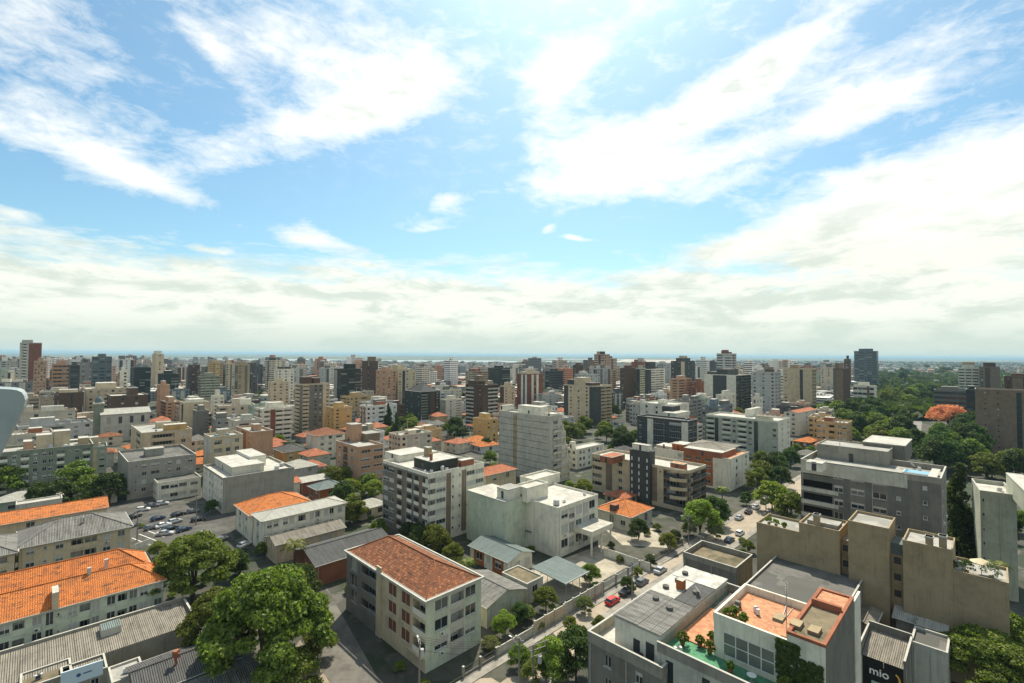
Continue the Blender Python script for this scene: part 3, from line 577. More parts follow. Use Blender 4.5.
M = MB(); M.cyl(0, 0, 0, 8.2, .18, CLAY, 8); M.box(-.55, .55, -.1, .1, 7.6, 8.3, CLAY); M.box(-.3, .3, -.4, .4, 8.3, 8.7, CLAY); mo = M.build('mast', None, at(176, 683, 0)+Vector((0, 0, 0))); mo.location = (*at(176, 655, 8).xy, 0); tag(mo, 'rust-red vent mast with a T-shaped top rising between the dark low roofs', 'mast')
M = MB(); M.box(-2.4, 2.4, -.1, .1, 0, 2.2, mat('billboard_face', (.55, .66, .70), .5, amt=.1)); M.box(-2.0, -1.9, .0, .12, -4.6, 0, MET); M.box(1.9, 2.0, 0, .12, -4.6, 0, MET)
sg = M.build('billboard', None, at(82, 681, 5.2), rad(42)); M = MB(); M.cyl(0, 0, 0, .02, .28, mat('emblem_blue', (.05, .12, .25), .5), 10); M.box(.5, 1.5, -.05, .12, 0, .02, MAT['emblem_blue']); e_ = M.build('emblem', sg, (-.4, -.105, 1.1)); e_.rotation_euler = (math.pi/2, 0, 0); tag(sg, 'pale blue billboard with a small dark emblem above the lean-to sheds', 'billboard')
# centre left
b = add('bigblank', Bld('warehouse_block', 'large grey building with a broad blank side wall and stepped white roof structures', 'building', 203, 223, 294, 478, z=12.2, phrase='the grey block with the blank wall')); b.body('.ss.ww.ss.w', '________', 4, GR, lw=WH, rm=RFW, hp=.8)
b.room(b.px(214, 232, 264, 470, 13.5), 11.4, 14.4, LG, RFW); b.room(b.px(236, 250, 266, 458, 15), 11.4, 15.4, WH, RFW); b.clutter(3, False)
b = add('whitehip', Bld('residential_block', 'white two-storey block with pale hipped roof, right of the car park', 'apartment block', 253, 263, 345, 521, z=8.7, phrase='the white block with pale hipped roof')); b.body('.w.', '.ww.ww.b.ww.ww.w.', 2, WH, SH, roof='none', gf=1.8); b.wm = WH; b.hip(CO_W, rise=1.4)
b = add('whiteorange', Bld('house_row', 'white row of houses with a narrow orange tile roof behind the pale hipped roof', 'house', 236, 251, 312, 515.5, z=7.6)); b.body('.w.w.', '.w.w.w.', 2, WH, roof='hip', rm=TL_O, gf=.6)
b = add('petrol', Bld('shop_building', 'low white corner shop building with upper gallery and a red entrance beside the grey office', 'shop', 150, 158, 201, 483, z=7, phrase='the white corner shop')); b.body('.r.', '.rrr.r.', 2, WH, CLAY, rm=RFD, hp=.5)
b = add('greyoffice', Bld('office_building', 'grey four-storey office with square dark windows and flat dark roof above the street junction', 'office building', 118, 128, 196, 462, z=14.2, phrase='the grey office')); b.body('.s.', '..s.w.r.sw.w.sw.', 4, GR, gf=1.5, rm=RFD); b.clutter(3)
b = add('creamgrey', Bld('apartment_building', 'cream and grey apartment building with planted terraces behind the grey office', 'apartment building', 131, 142, 192, 433, z=17.5, phrase='the cream and grey apartment building')); b.body('.w.b.', '.bw', 5, CR, hp=.6, bm=CR)
M = MB(); b.clutter(3); b.room((b.W*.45, b.W*.9, 1, 6), b.z-.8, b.z+2.6, YE, RFW)
b = add('beigebalc', Bld('apartment_building', 'beige block with grey end wall and stacked dark balconies above the blank grey wall', 'apartment building', 204, 211, 243, 437, z=19, D=12, phrase='the beige block with dark stacked balconies')); b.body('_', '.b.w.w.', 5, CR, lw=LG); b.clutter(3)
b = add('pinkblank', Bld('apartment_building', 'pinkish apartment block with blank end wall beside the beige balcony block', 'apartment building', 236, 252, 273, 432, z=19)); b.body('wDw', '____', 5, PK, CLAY); b.clutter(2)
b = add('bluewhite', Bld('apartment_building', 'low blue-white stepped building between the pink block and the striped brick building', 'apartment building', 228, 236, 262, 421, z=19, D=14)); b.body('.w.', '.r.r', 5, LG); b.clutter(2)
# pink stepped tower
b = add('pinktower', Bld('apartment_tower', 'pinkish tan stepped apartment tower with small dark square windows above the trees', 'apartment tower', 336, 358.5, 383, 447, z=16.5, phrase='the pink stepped tower')); b.body('.w.K.ws.', '.r.r', 5, PK, PK, BG, lw=PK); b.room(b.px(346, 352, 362, 424.5, 23.5), 15.6, 23.4, PK, RF); b.room(b.px(358, 366, 380, 434, 19.2), 15.6, 19.2, TN, RF)
b = add('whitered', Bld('apartment_block', 'small white four-storey block with brownish red hipped tile roof left of the pink tower', 'apartment block', 304, 317, 345, 436, z=12.3, D=14, phrase='the white block with red hipped roof')); b.body('__', '.w.w.b.', 4, WH, roof='hip', rm=TL_B)
b = add('yellowhouse', Bld('house', 'yellow house with dark grey hipped roof below the white block with red roof', 'house', 274, 284, 308, 452.5, z=5.2)); b.body('.w.', '.w.w.', 1, YE, roof='hip', rm=CO_D)
b = add('redshed', Bld('house', 'low house with white sheet roof and terracotta walls beside the blank grey wall', 'house', 292, 301, 330, 483, z=5)); b.body('.w.', '.w.', 1, CLAY, roof='none'); b.wm = CLAY; b.gable(CO_W, rise=1.2)
b = add('orangewall', Bld('house', 'orange-walled house with grey green hipped roof next to the white sheet roof', 'house', 309, 318, 343, 490, z=4.8)); b.body('.w.w', '.w.', 1, OR, roof='hip', rm=CO_T)
b = add('claylong', Bld('house', 'long low house with old red tile roof behind the pale hipped roof', 'house', 262, 270, 300, 487, z=5.5, D=8)); b.body('.w.', '.w.', 1, WH, roof='gable', rm=TL_R)
b = add('beigelow', Bld('warehouse', 'low building with pale beige sheet roof and orange gable wall beside the palm', 'warehouse', 266, 276, 344, 545, z=5)); b.body('_', '_.x.', 1, CR, roof='none'); b.wm = CR; b.gable(CO_B, rise=1.4)
b = add('darklong', Bld('warehouse', 'long low warehouse with dark corrugated roof behind the corner block', 'warehouse', 300, 316, 392, 566, z=5, D=13)); b.body('_', '___', 1, RB, roof='gable', rm=CO_D, lw=RB)
# brown and white striped block, centre
b = add('striped', Bld('apartment_building', 'grey-brown apartment building with white balcony panels and a dark green glazed penthouse, centre', 'apartment building', 383, 428, 484, 474, z=20.5, phrase='the grey-brown block with white balconies'))
b.body('rrDb.Db.bDb', 'brDs.sDrr', 6, WH, TN, WH, gf=1.0, rm=RFW, lw=MG)
r_ = b.px(414, 432, 458, 462, 22.6); M = MB(); b.room(r_, 19.6, 22.6, DB, RFW); b.room(b.px(385, 400, 430, 455, 22), 19.6, 21.8, WH, RFW); b.room(b.px(458, 462, 474, 460, 22.6), 19.6, 22.4, CLAY, RFW); b.room(b.px(424, 428, 432, 449, 25), 19.6, 25.4, BG, RF); b.clutter(6, False)
M = MB(); M.box(r_[0]+1, r_[0]+1.7, r_[2]+2, r_[2]+2.7, 22.6, 24.6, CLAY); M.build('chimney', b.o)
# white stepped complex
b = add('whitecomplex', Bld('office_building', 'white stepped commercial complex with blank side wall and ribbon windows above the metal roofs', 'office building', 508, 558, 598, 508, z=13.6, phrase='the white stepped complex'))
b.body('__._', '.WxWxW.', 3, WH, rm=RFW, hp=.5, gf=1.2, bm=WH); b.room(b.px(515, 527, 548, 489, 17.0), 13.1, 16.8, WH, RFW, par=.5); b.room(b.px(520, 534, 560, 480, 16), 13.1, 15.6, WH, RFW, par=.6); b.clutter(3, False)
x0, x1, y0, y1 = b.px(467, 505, 530, 502, 14.4); M = MB(); b.room((-(b.loc(at(505, 502, 14.4))[0]*0)+x0, x1, y0, y1), 0, 14.4, GW, RFW, nm='wing', door=False)
r_ = b.px(497, 508, 521, 490, 17.2); b.room(r_, 14.4, 17.2, WH, RF)
x0, x1, y0, y1 = b.px(571, 592, 613, 532, 7); M = MB(); M.box(x0, x1, y0, y0+abs(y1-y0), 5.6, 7, WH, RFW); 
for qx, qy in ((x0+.5, y0+.5), (x1-.5, y0+.5), (x0+.5, y1-.5), (x1-.5, y1-.5), ((x0+x1)/2, y0+.5)): M.box(qx-.2, qx+.2, qy-.2, qy+.2, 0, 5.6, WH)
M.build('entrance_canopy', b.o)
M = MB(); M.box(-.5, -.02, b.D*.50, b.D*.74, 4.5, 4.7, MG); M.build('ledge', b.o)
# stepped tower
b = add('stepped', Bld('apartment_tower', 'tall pale concrete tower with ribbed blank side and terraces stepping out on its right', 'apartment tower', 499, 549, 562, 416.5, z=28.8, phrase='the pale stepped tower'))
b.body('__D____', '.x.', 9, LG, BG, WH, rm=RFW); b.room(b.px(518, 540, 548, 407, 32), 27.9, 31.8, WH, RFW); b.room(b.px(500, 503, 514, 404, 31), 27.9, 30.2, WH, RFW); b.room(b.px(545, 553, 560, 412, 30.5), 27.9, 29.6, WH, RFW); b.clutter(4, False)
M = MB()
for j in range(19): M.box(-.16, -.005, .05, b.D-.05, 1.2+j*1.45, 1.36+j*1.45, MG if j % 2 else LG)
M.build('string_courses', b.o)['kind'] = 'stuff'
for k, (e, zz) in enumerate(((1.6, 22), (3.0, 15.5), (4.6, 9.2))):
    M = MB(); x0, x1 = b.W+(0, 1.6, 3.0)[k], b.W+e; M.box(x0, x1, .05, b.D*.5, 0, zz, WH, RFW, False); M.ring(x0, x1+.02, .03, b.D*.5+.02, zz-.02, zz+.9, .15, WH); o = M.build('terrace', b.o)
for j in range(8):   # open framed terraces on the street face
    M = MB(); x1 = b.W+(4.6 if j < 3 else 3.0 if j < 5 else 1.6 if j < 7 else 0); M.box(b.W*.25, x1, -.9, -.01, j*3.1+.05, j*3.1+.3, WH); M.box(b.W*.25, x1, -.9, -.8, j*3.1+.3, j*3.1+1.1, LG); M.box(x1-.25, x1, -.9, -.01, j*3.1+.3, j*3.1+3.1, WH); M.build('balcony', b.o)
b = add('beigehip', Bld('apartment_block', 'beige yellow block with brown-orange hipped tile roof left of the pale stepped tower', 'apartment block', 472, 486, 516, 475.5, z=11, phrase='the beige block with orange hipped roof')); b.body('.w.w.', '.w.w.', 3, CR, roof='hip', rm=TL_R)
b = add('whitelow', Bld('office_building', 'white three-storey flat-roofed building right beside the foot of the pale stepped tower', 'office building', 566, 577, 604, 449.5, z=9.6, phrase='the white flat-roofed office')); b.body('.w.w.', '.ww.ww.ww.', 3, WH, rm=RFW, hp=.4); b.room((1, 4, b.D*.55, b.D*.8), 9.2, 12.5, WH, RFW); b.antenna(4, 3)
# curved brown and white block
b = add('curved', Bld('apartment_building', 'brown and cream apartment building with long white balcony bands and a dark brick stair tower', 'apartment building', 592, 689, 706, 471, z=14.8, phrase='the cream building with the dark stair tower'))
b.body('b.D.w_KDsKK', 'KK', 4, CR, TN, CR, rm=RFW, gf=1.5, lw=CR); x0, x1, y0, y1 = b.px(625, 645, 648, 452, 20); M = MB(); M.box(-1.6, 2.4, y0, y1, 0, 19.4, DG, RFD); 
for i in range(6):
    for yy in (y0+.8, (y0+y1)/2, y1-1.2): M.box(-1.66, -1.604, yy, yy+.5, 2.5+i*2.6, 3.9+i*2.6, FR)
M.build('stair_tower', b.o); b.room((-.9, 1.6, y0+.8, y1-.6), 19.4, 21.6, WH, RFW); b.room(b.px(600, 612, 625, 456, 17), 13.9, 16.4, CLAY, TL_R); b.room((2, 5, 3, 8), 13.9, 16.2, CLAY, RFO)
for j in range(4):   # rounded balcony bands sweeping round the right end
    M = MB(); n = 10; zz = 1.6+j*3.1+3.1
    for i in range(n):
        a0, a1 = math.pi*(.95+.60*i/n), math.pi*(.95+.60*(i+1)/n); cx, cy, rr = 2.2, 5.2, 4.6
        for r0 in (rr,):
            p_ = [(cx+r0*math.cos(a0), cy+r0*math.sin(a0)*1.15), (cx+r0*math.cos(a1), cy+r0*math.sin(a1)*1.15)]
            M.poly([(*p_[0], zz-.2), (*p_[1], zz-.2), (*p_[1], zz+1.0), (*p_[0], zz+1.0)], CR); M.poly([(*p_[0], zz-.2), (*p_[1], zz-.2), (cx, cy, zz-.2)], CR)
            q_ = [(cx+(r0-.15)*math.cos(a0), cy+(r0-.15)*math.sin(a0)*1.15), (cx+(r0-.15)*math.cos(a1), cy+(r0-.15)*math.sin(a1)*1.15)]
            M.poly([(*p_[0], zz+1.0), (*p_[1], zz+1.0), (*q_[1], zz+1.0), (*q_[0], zz+1.0)], CAP); M.poly([(*q_[0], zz-.2), (*q_[1], zz-.2), (*q_[1], zz+1.0), (*q_[0], zz+1.0)], CR)
    M.build('balcony', b.o)
b = add('orangewhite', Bld('apartment_building', 'white and orange four-storey building with cluttered rooftop and grey hipped penthouse', 'apartment building', 654, 730, 749, 459, z=13.2, phrase='the white and orange building'))
b.body('__wAAA._', '.w.w', 4, WH, OR, WH, rm=RFO, hp=.4, gf=.8); b.room(b.px(684, 722, 736, 452, 15.6), 12.8, 15.2, CLAY, RFW); b.hip(CO_B, *b.px(686, 724, 740, 450, 15.4), z=15.3, rise=1.3, nm='penthouse_roof'); b.room(b.px(672, 684, 692, 444, 16), 12.8, 15.6, OR, RFW); b.room(b.px(656, 672, 680, 446, 14.5), 12.8, 14.0, LG, RFW); b.clutter(4, False)
b = add('tilehouse', Bld('house', 'detached house with orange hipped tile roof and dark dormer at the bend of the street', 'house', 597, 630.5, 652, 517, z=4.8, phrase='the orange-roofed house by the street')); b.body('.ww.w.', '.w.w.', 1, LG, roof='hip', rm=TL_O); M = MB(); M.box(.2, 2.4, b.D*.45, b.D*.62, 4.9, 7.0, DG, CLAY); M.build('dormer', b.o)
# street-side houses and metal roofs
b = add('roundshed', Bld('house', 'small grey house with a flat stone roof and a round window near the street fence', 'house', 502, 527, 543, 584, z=4.6)); b.body('.s.', '.w.', 1, LG, rm=RFM, hp=.2)
b = add('corrhouse', Bld('house', 'low house with grey corrugated gabled roof right beside the corner block', 'house', 478, 487, 524, 607, z=4.4, D=12)); b.body('_', '.x.w.', 1, GN, roof='gable', rm=CO_G)
b = add('metal1', Bld('carport', 'long low carport with green-grey metal roof below the white complex', 'carport', 470, 508, 532, 562, z=4.0, phrase='the carport')); b.body('.AwA.', '.ww', 1, WH, OR, roof='gable', rm=CO_T)
b = add('metal2', Bld('carport', 'open carport with wide flat grey metal roof beside the small tree by the fence', 'carport', 531, 565, 590, 584, z=3.8)); b.wm = LG; M = MB(); M.poly([(0, 0, 3.8), (b.W, 0, 3.8), (b.W, b.D, 4.3), (0, b.D, 4.3)], CO_T, [(0, 0), (b.W, 0), (b.W, b.D), (0, b.D)]); M.poly([(0, 0, 3.66), (b.W, 0, 3.66), (b.W, b.D, 4.16), (0, b.D, 4.16)], CO_D); M.box(0, b.W, -.1, -.01, 3.6, 3.9, FR); M.build('roof', b.o)
for i in range(4):
    for yy in (.3, b.D-.3): M = MB(); M.cyl(b.W*(i+.3)/3.8, yy, 0, 3.7, .08, MET, 8); M.build('post', b.o)
# mossy box, terrace house, roof-garden house
b = add('mossy', Bld('storehouse', 'square grey storehouse with a stained mossy flat roof beside the stone street', 'building', 683.5, 736, 752.5, 568, z=9, phrase='the mossy-roofed storehouse')); b.body('____', '_', 2, CG, rm=RFM, hp=1.2, lw=MG)
b = add('terrace', Bld('apartment_block', 'grey block with open terrace and white rooftop flat under a patched sheet roof', 'apartment block', 588, 662, 742, 668, z=19, phrase='the block with the patched sheet roof'))
b.body('_w_.w_', '____', 6, CG, rm=RFW, hp=1.3, lw=MG, gf=.5)
r_ = b.px(615, 660, 727, 636, 21.4); b.room(r_, 17.7, 21.4, WH, CO_G, nm='rooftop_flat')
SHW = mat('pale_sheeting', (.58, .57, .50), .8, 'patch', (.42, .40, .35), cell=.5, sc=.9, col3=(.26, .25, .22))
x0, x1, y0, y1 = r_; M = MB(); d_ = (y1-y0)
for i, (fa, fb, ga, gb, m_) in enumerate(((.0, .45, 0, .5, CO_G), (0, .45, .5, 1, CO_G), (.45, .78, .42, 1, SHW), (.45, .78, 0, .42, CO_D), (.78, 1, .3, 1, SHW), (.78, 1, 0, .3, SHW))):
    zz = 21.52+.05*(i % 2); M.box(x0+(x1-x0)*fa-.2, x0+(x1-x0)*fb-.02, y0+d_*ga-.2, y0+d_*gb+.1, zz, zz+.08, m_)
M.build('sheet_roof', b.o)
M = MB(); cx_ = x0+(x1-x0)*.62; cy_ = y0+d_*.55; M.box(cx_-.5, cx_+.5, cy_-.5, cy_+.5, 21.6, 22.9, OR, CAP); M.build('chimney', b.o)
for fx, fy in ((.35, .7), (.3, .3), (.55, .8), (.7, .75), (.85, .8), (.62, .2)):
    M = MB(); M.cyl(x0+(x1-x0)*fx, y0+d_*fy, 21.6, 22.0, .45, RFD, 10); M.build('vent', b.o)
M = MB(); M.box(x0-.02, x0+.0, y0+d_*.12, y0+d_*.3, 17.75, 20, FD); M.box(x0-.9, x0-.1, y0+d_*.35, y0+d_*.5, 17.75, 18.4, FD); M.build('door', b.o); b.top = 21.6; b.dish(x0+(x1-x0)*.6, y0+1, 21.6)
# roof garden building
b = add('garden', Bld('apartment_block', 'pale block with green turf terrace, potted plants and orange clay roof deck', 'apartment block', 657.5, 813.9, 885, 714.2, z=21, Wd=21.2, phrase='the block with the green roof terrace'))
b.body('.g_g._w_.', '____', 6, CG, rm=RFG, hp=1.1, lw=LG, gf=.6)
T0 = 19.9
ux0, ux1, uy0, uy1 = b.px(714, 824, 858, 657, 24.6)
uy0 = -.02; M = MB(); M.box(4.6, 14.2, uy1+.02, b.D-.35, T0+.03, T0+.12, CLAY, RFO); M.build('clay_deck', b.o)
M = MB(); ux1 = 14.2; M.box(b.W-.4 if 0 else 14.3, b.W-.4, .3, b.D-.4, T0+.03, T0+.1, MG, RFD); M.build('rear_deck', b.o); M = MB(); M.box(ux0, ux1, uy0, uy1, T0, 24.0, WH, RFO, False); M.ring(ux0-.05, ux1+.05, uy0-.05, uy1+.05, 24.0, 24.9, .3, WH); M.build('upper_storey', b.o)
M = MB(); M.box(ux0-.03, ux0-.005, uy0+4.6, uy0+10, T0+.6, T0+3.2, GLI)
for i in range(5): q = uy0+4.6+i*1.35; M.box(ux0-.09, ux0-.031, q-.05, q+.05, T0+.6, T0+3.2, FR)
for zz in (.6, 1.9, 3.15): M.box(ux0-.08, ux0-.032, uy0+4.6, uy0+10, T0+zz, T0+zz+.08, FR)
M.build('window_wall', b.o)
hx0, hx1, hy0, hy1 = b.px(787, 824, 853, 644, 26); M = MB(); hy1 = uy0+(hy1-hy0); hx0 = ux0-.1; hy0 = uy0-.15; M.box(hx0, hx1, hy0, hy1, T0-.5, 25.6, WH, RFM, False); M.box(hx0+.0, hx1, hy0-.03, hy0, 0, 25.6, MG, bottom=False)
M.ring(hx0-.02, hx1+.02, hy0-.04, hy1+.04, 25.58, 25.9, .35, CLAY); q = hx0+(hx1-hx0)*.62; M.box(q, q+.5, hy0+.3, hy1-.3, 25.6, 26.4, CLAY); M.box(q+.5, hx1-.35, hy0+.4, hy1-.3, 25.62, 25.7, RFO, RFO)
for i in range(3): M.box(hx0+1.6, hx0+3.2, hy0+1.0+i*1.7, hy0+2.0+i*1.7, 25.6, 26.0, TN, BG)
M.build('stair_block', b.o)
M = MB(); M.box(hx1, b.W+.1, hy0-.12, hy0+.14, 0, 25.4, WH); M.build('end_wall', b.o); b.top = T0; b.antenna(hx0+2.5, hy1+.7, 24.0, 6); b.ac(1.2, b.D-2, T0+.1)
GARDEN = (b, T0, ux0, uy0, uy1)
b = add('slabroof', Bld('warehouse', 'low building with flat dark grey roof between the roof terrace and the long beige wall', 'warehouse', 740, 838, 872, 622, z=13)); b.body('___', '__', 3, MG, rm=RFD, hp=.4)
# shops at bottom right
b = add('signshop', Bld('shop_building', 'black-fronted shop building with grey corrugated roof and a sign reading mio', 'shop', 859, 905, 912, 670, z=9, Wd=9, phrase='the black shop with the mio sign')); b.body('__', '_', 2, BK, roof='none'); b.wm = BK
M = MB(); M.poly([(.2, .2, 8.2), (b.W, .2, 9.4), (b.W, b.D-.2, 9.4), (.2, b.D-.2, 8.2)], CO_B, [(0, 0), (0, b.W), (b.D, b.W), (b.D, 0)]); M.build('roof', b.o)
M = MB(); M.box(-.1, b.W, -.1, .18, 0, 10.3, MG, CAP); M.box(b.W-.1, b.W+.15, 0, b.D, 0, 10.6, MG, CAP); M.box(-.1, b.W, b.D-.1, b.D+.15, 0, 10.2, MG, CAP); M.build('parapet', b.o)
def text(s_, size, m, parent, loc, rot, name='lettering', ext=.03):
    cu = bpy.data.curves.new('lettering', 'FONT'); cu.body = s_; cu.size = size; cu.extrude = ext; cu.align_x = 'CENTER'; cu.offset = .02; cu.materials.append(m)
    tmp = bpy.data.objects.new('tmp', cu); C.objects.link(tmp); me_ = bpy.data.meshes.new_from_object(tmp.evaluated_get(bpy.context.evaluated_depsgraph_get())); bpy.data.objects.remove(tmp); me_.name = 'lettering'
    o = bpy.data.objects.new(name, me_); C.objects.link(o); o.parent = parent; o.location = loc; o.rotation_euler = rot; return o
SGW = mat('sign_white', (.8, .8, .75), .5, amt=.05); SGO = mat('sign_amber', (.75, .42, .05), .5, amt=.05); SGT = mat('sign_teal', (.35, .48, .42), .5, amt=.1)
cy = b.D*.42; RL = (math.pi/2, 0, -math.pi/2)
M = MB(); M.box(-.16, -.02, .2, b.D*.80, 5.9, 8.15, BK); sgn = M.build('sign_board', b.o)
text('mio', 1.6, SGW, sgn, (-.2, b.D*.55, 6.75), RL)
ar = MB()
for i in range(10):
    a0, a1 = rad(-55+11*i), rad(-44+11*i)
    for ra, rb in ((.95, 1.2),): ar.poly([(-.19, b.D*.30-ra*math.cos(a0), 7.0+ra*math.sin(a0)), (-.19, b.D*.30-rb*math.cos(a0), 7.0+rb*math.sin(a0)), (-.19, b.D*.30-rb*math.cos(a1), 7.0+rb*math.sin(a1)), (-.19, b.D*.30-ra*math.cos(a1), 7.0+ra*math.sin(a1))], SGO)
ar.build('emblem', sgn)
M = MB(); M.box(-.14, -.02, .6, b.D*.72, 1.5, 5.7, SGT); ps = M.build('poster_panel', b.o); M = MB()
for i in range(16):
    a0, a1 = 2*math.pi*i/16, 2*math.pi*(i+1)/16
    M.poly([(-.17, b.D*.5+.3*math.cos(a0), 4.9+.3*math.sin(a0)), (-.17, b.D*.5+.6*math.cos(a0), 4.9+.6*math.sin(a0)), (-.17, b.D*.5+.6*math.cos(a1), 4.9+.6*math.sin(a1)), (-.17, b.D*.5+.3*math.cos(a1), 4.9+.3*math.sin(a1))], SGO)
M.build('ring_mark', ps)
b = add('greyblank', Bld('shop_building', 'plain pale grey wall building between the black shop and the broad tree', 'building', 911, 947.5, 962, 653, z=10, Wd=6)); b.body('__', '_', 2, LG, rm=RFD, hp=.3)
b = add('whiteroof', Bld('shop_building', 'small building with long pale sheet roof in front of the beige wall', 'shop', 896, 945, 962, 632, z=8.5, Wd=5)); b.body('__', '_', 2, LG, roof='none', lw=CG); b.wm = OR; b.gable(CO_W, rise=1.0, axis='y'); b.top = 8.5; b.dish(-.3, 4, 8.6)
b = add('smwall', Bld('shop_building', 'dark green shop wall with white letters SM beside the beige wall', 'shop', 879, 900, 908, 612, z=8, Wd=4)); b.body('_', '_', 1, DB, rm=RFD, hp=.3); text('SM', 1.3, SGW, b.o, (-.06, 2.0, 5.0), RL)
b = add('vault', Bld('storage_shed', 'small shed with pale curved roof beside the black shop', 'shed', 856, 872, 879, 627, z=9)); b.body('_', '_', 1, CG, roof='gable', rm=CO_B)
# long beige party wall building with its tower
b = add('beigewall', Bld('apartment_block', 'long beige block with blank stepped party walls in front of the grey concrete building', 'apartment block', 757, 1009, 1030, 583, z=18.8, Wd=8, phrase='the long beige wall'))
M = MB(); b.wm = BG; xs = sorted([0]+[b.px(x_, x_, x_, y_, z_)[2] for x_, y_, z_ in ((953, 570, 18.8), (901, 562, 18.8), (889, 556, 18.8), (848, 546, 18.8), (838, 545, 18.8), (796, 536, 18.8))]+[b.D])
hts = [18.3, 21.6, 18.5, 23.2, 19.0, 20.6, 18.6]; rec = [0, 0, 1.5, -.5, 1.5, 0, 0]
for i in range(7):
    y0_, y1_ = xs[i], xs[i+1]; m = MB(); h_ = hts[i]; m.box(rec[i], b.W, y0_+(.01 if i else 0), y1_-.01, 0, h_, BG, RF, False)
    if rec[i] > 0:
        for j in range(6): m.box(rec[i]-.05, rec[i]-.004, (y0_+y1_)/2-.5, (y0_+y1_)/2+.5, 2+j*3, 3.2+j*3, FD)
    m.ring(rec[i]-.06, b.W+.06, y0_, y1_, h_-.02, h_+(.5 if i not in (2, 4) else .1), .2, BG); m.build('wall', b.o)
b.top = 21.6
for yy, z_, h_ in ((xs[1]+.8, 21.6, 2.4), (xs[1]+2.6, 21.6, 1.8), (xs[5]+3.6, 20.6, 2.6)): M = MB(); M.box(.6, 1.8, yy, yy+1.0, z_, z_+h_, BG, RF); M.box(.5, 1.9, yy-.1, yy+1.1, z_+h_-.3, z_+h_, CAP); M.build('chimney', b.o)
M = MB(); M.box(2, 5.5, xs[5]+.6, xs[6]-1, 20.6, 21.4, CG, RF); M.build('rooftop_room', b.o); M = MB(); M.box(1.6, 6.5, xs[1]+4, xs[2]+3, 18.6, 20.6, BL, CO_T); M.build('glazed_roof', b.o)
M = MB(); M.cyl(2.5, 3.2, 18.3, 20.6, .05, MET); M.cyl(2.5, 3.2, 20.4, 21.0, 1.5, CR, 10, .1); M.build('parasol', b.o)
BEIGE = b
# grey concrete building
b = add('concrete', Bld('apartment_building', 'large grey concrete apartment building with stepped roof levels and a small rooftop pool', 'apartment building', 801, 941, 946, 478.5, z=31, Wd=15, phrase='the large grey concrete building'))
b.body('Vw.A.A.s.DsD', '.w.w.', 10, CG, MG, CG, rm=RF, hp=1.2, lw=DC)
M = MB(); M.box(-.12, -.01, 5.2, b.D, b.h-3.0, b.h-.2, LG, CAP); M.build('fascia', b.o)
for j_ in range(9): M = MB(); M.box(-.10, -.01, b.D*.70, b.D-.05, j_*2.98+.1, j_*2.98+1.0, LG, CAP); M.build('balcony_band', b.o)
b.room(b.px(817, 888, 894, 453, 33), 29.8, 33.0, CG, RF, par=.3); b.room(b.px(863, 905, 912, 446, 34), 29.8, 34.0, MG, RFW); b.room(b.px(806, 822, 826, 462, 32), 29.8, 31.6, WH, RFW)
pool = MB(); pool.box(3.2, 7, 1.2, 6.4, b.top, b.top+.9, CAP); pool.box(3.5, 6.7, 1.5, 6.1, b.top+.9, b.top+.93, mat('pool_water', (.10, .35, .50), .08, amt=.1)); pool.build('pool', b.o)
M = MB(); M.box(-.03, 10, .6, 2, b.h+.06, b.h+.1, CAP); M.cyl(6, 18, b.h+2, b.h+7, .06, MET); M.build('antenna', b.o); b.clutter(3, False)
b = add('greencorner', Bld('apartment_building', 'pale green white building with curved balconies at the right edge beside the dark cypress', 'apartment building', 980, 1016, 1050, 495, z=24, th=52, phrase='the pale green building at the right edge')); b.body('s__', 'w.b.', 7, GN, WH, WH, rm=RFW, lw=GN); b.room(b.px(1006, 1022, 1050, 477, 27), 23.1, 27.6, GN, RFW); b.clutter(2, False)
# green-white long block and neighbours
b = add('greenlong', Bld('apartment_building', 'long white and pale green apartment block with stacked balconies behind the white and orange building', 'apartment building', 706, 778, 790, 421, z=21, phrase='the long white and green block')); b.body('bg.bwbwg_w', '.w.w', 7, WH, GN, WH, lw=GN, rm=RFW); b.room(b.px(745, 750, 762, 412, 23), 20, 24.4, WH, RFW); b.room((2, 6, 4, 12), 20.1, 22.6, GN, RFM); b.clutter(5, False)
b = add('whiteside', Bld('apartment_building', 'white building with arched top beside the dark conifers', 'apartment building', 784, 797, 816, 413, z=16, th=40)); b.body('.w.w.', '.w.', 5, WH, roof='gable', rm=TL_R)
b = add('darkwhite', Bld('office_building', 'dark stone building with white upright columns and cluttered stepped roof', 'office building', 637, 688, 697, 421, z=18.5, phrase='the dark building with white columns')); b.body('w.Dr.rD', 'rr', 5, DG, WH, DG, rm=RFD); b.room(b.px(662, 672, 680, 408, 22), 17.6, 23, DG, RFD); b.room(b.px(662, 676, 690, 405, 25), 17.6, 19.8, WH, RFW); b.clutter(5, False)
b = add('whiterooms', Bld('office_building', 'low white building with stepped rooftop boxes behind the dark building with columns', 'office building', 640, 674, 689, 405, z=20, th=45)); b.body('.w.w.w.', '.w.w', 5, WH, rm=RFW); b.clutter(3)
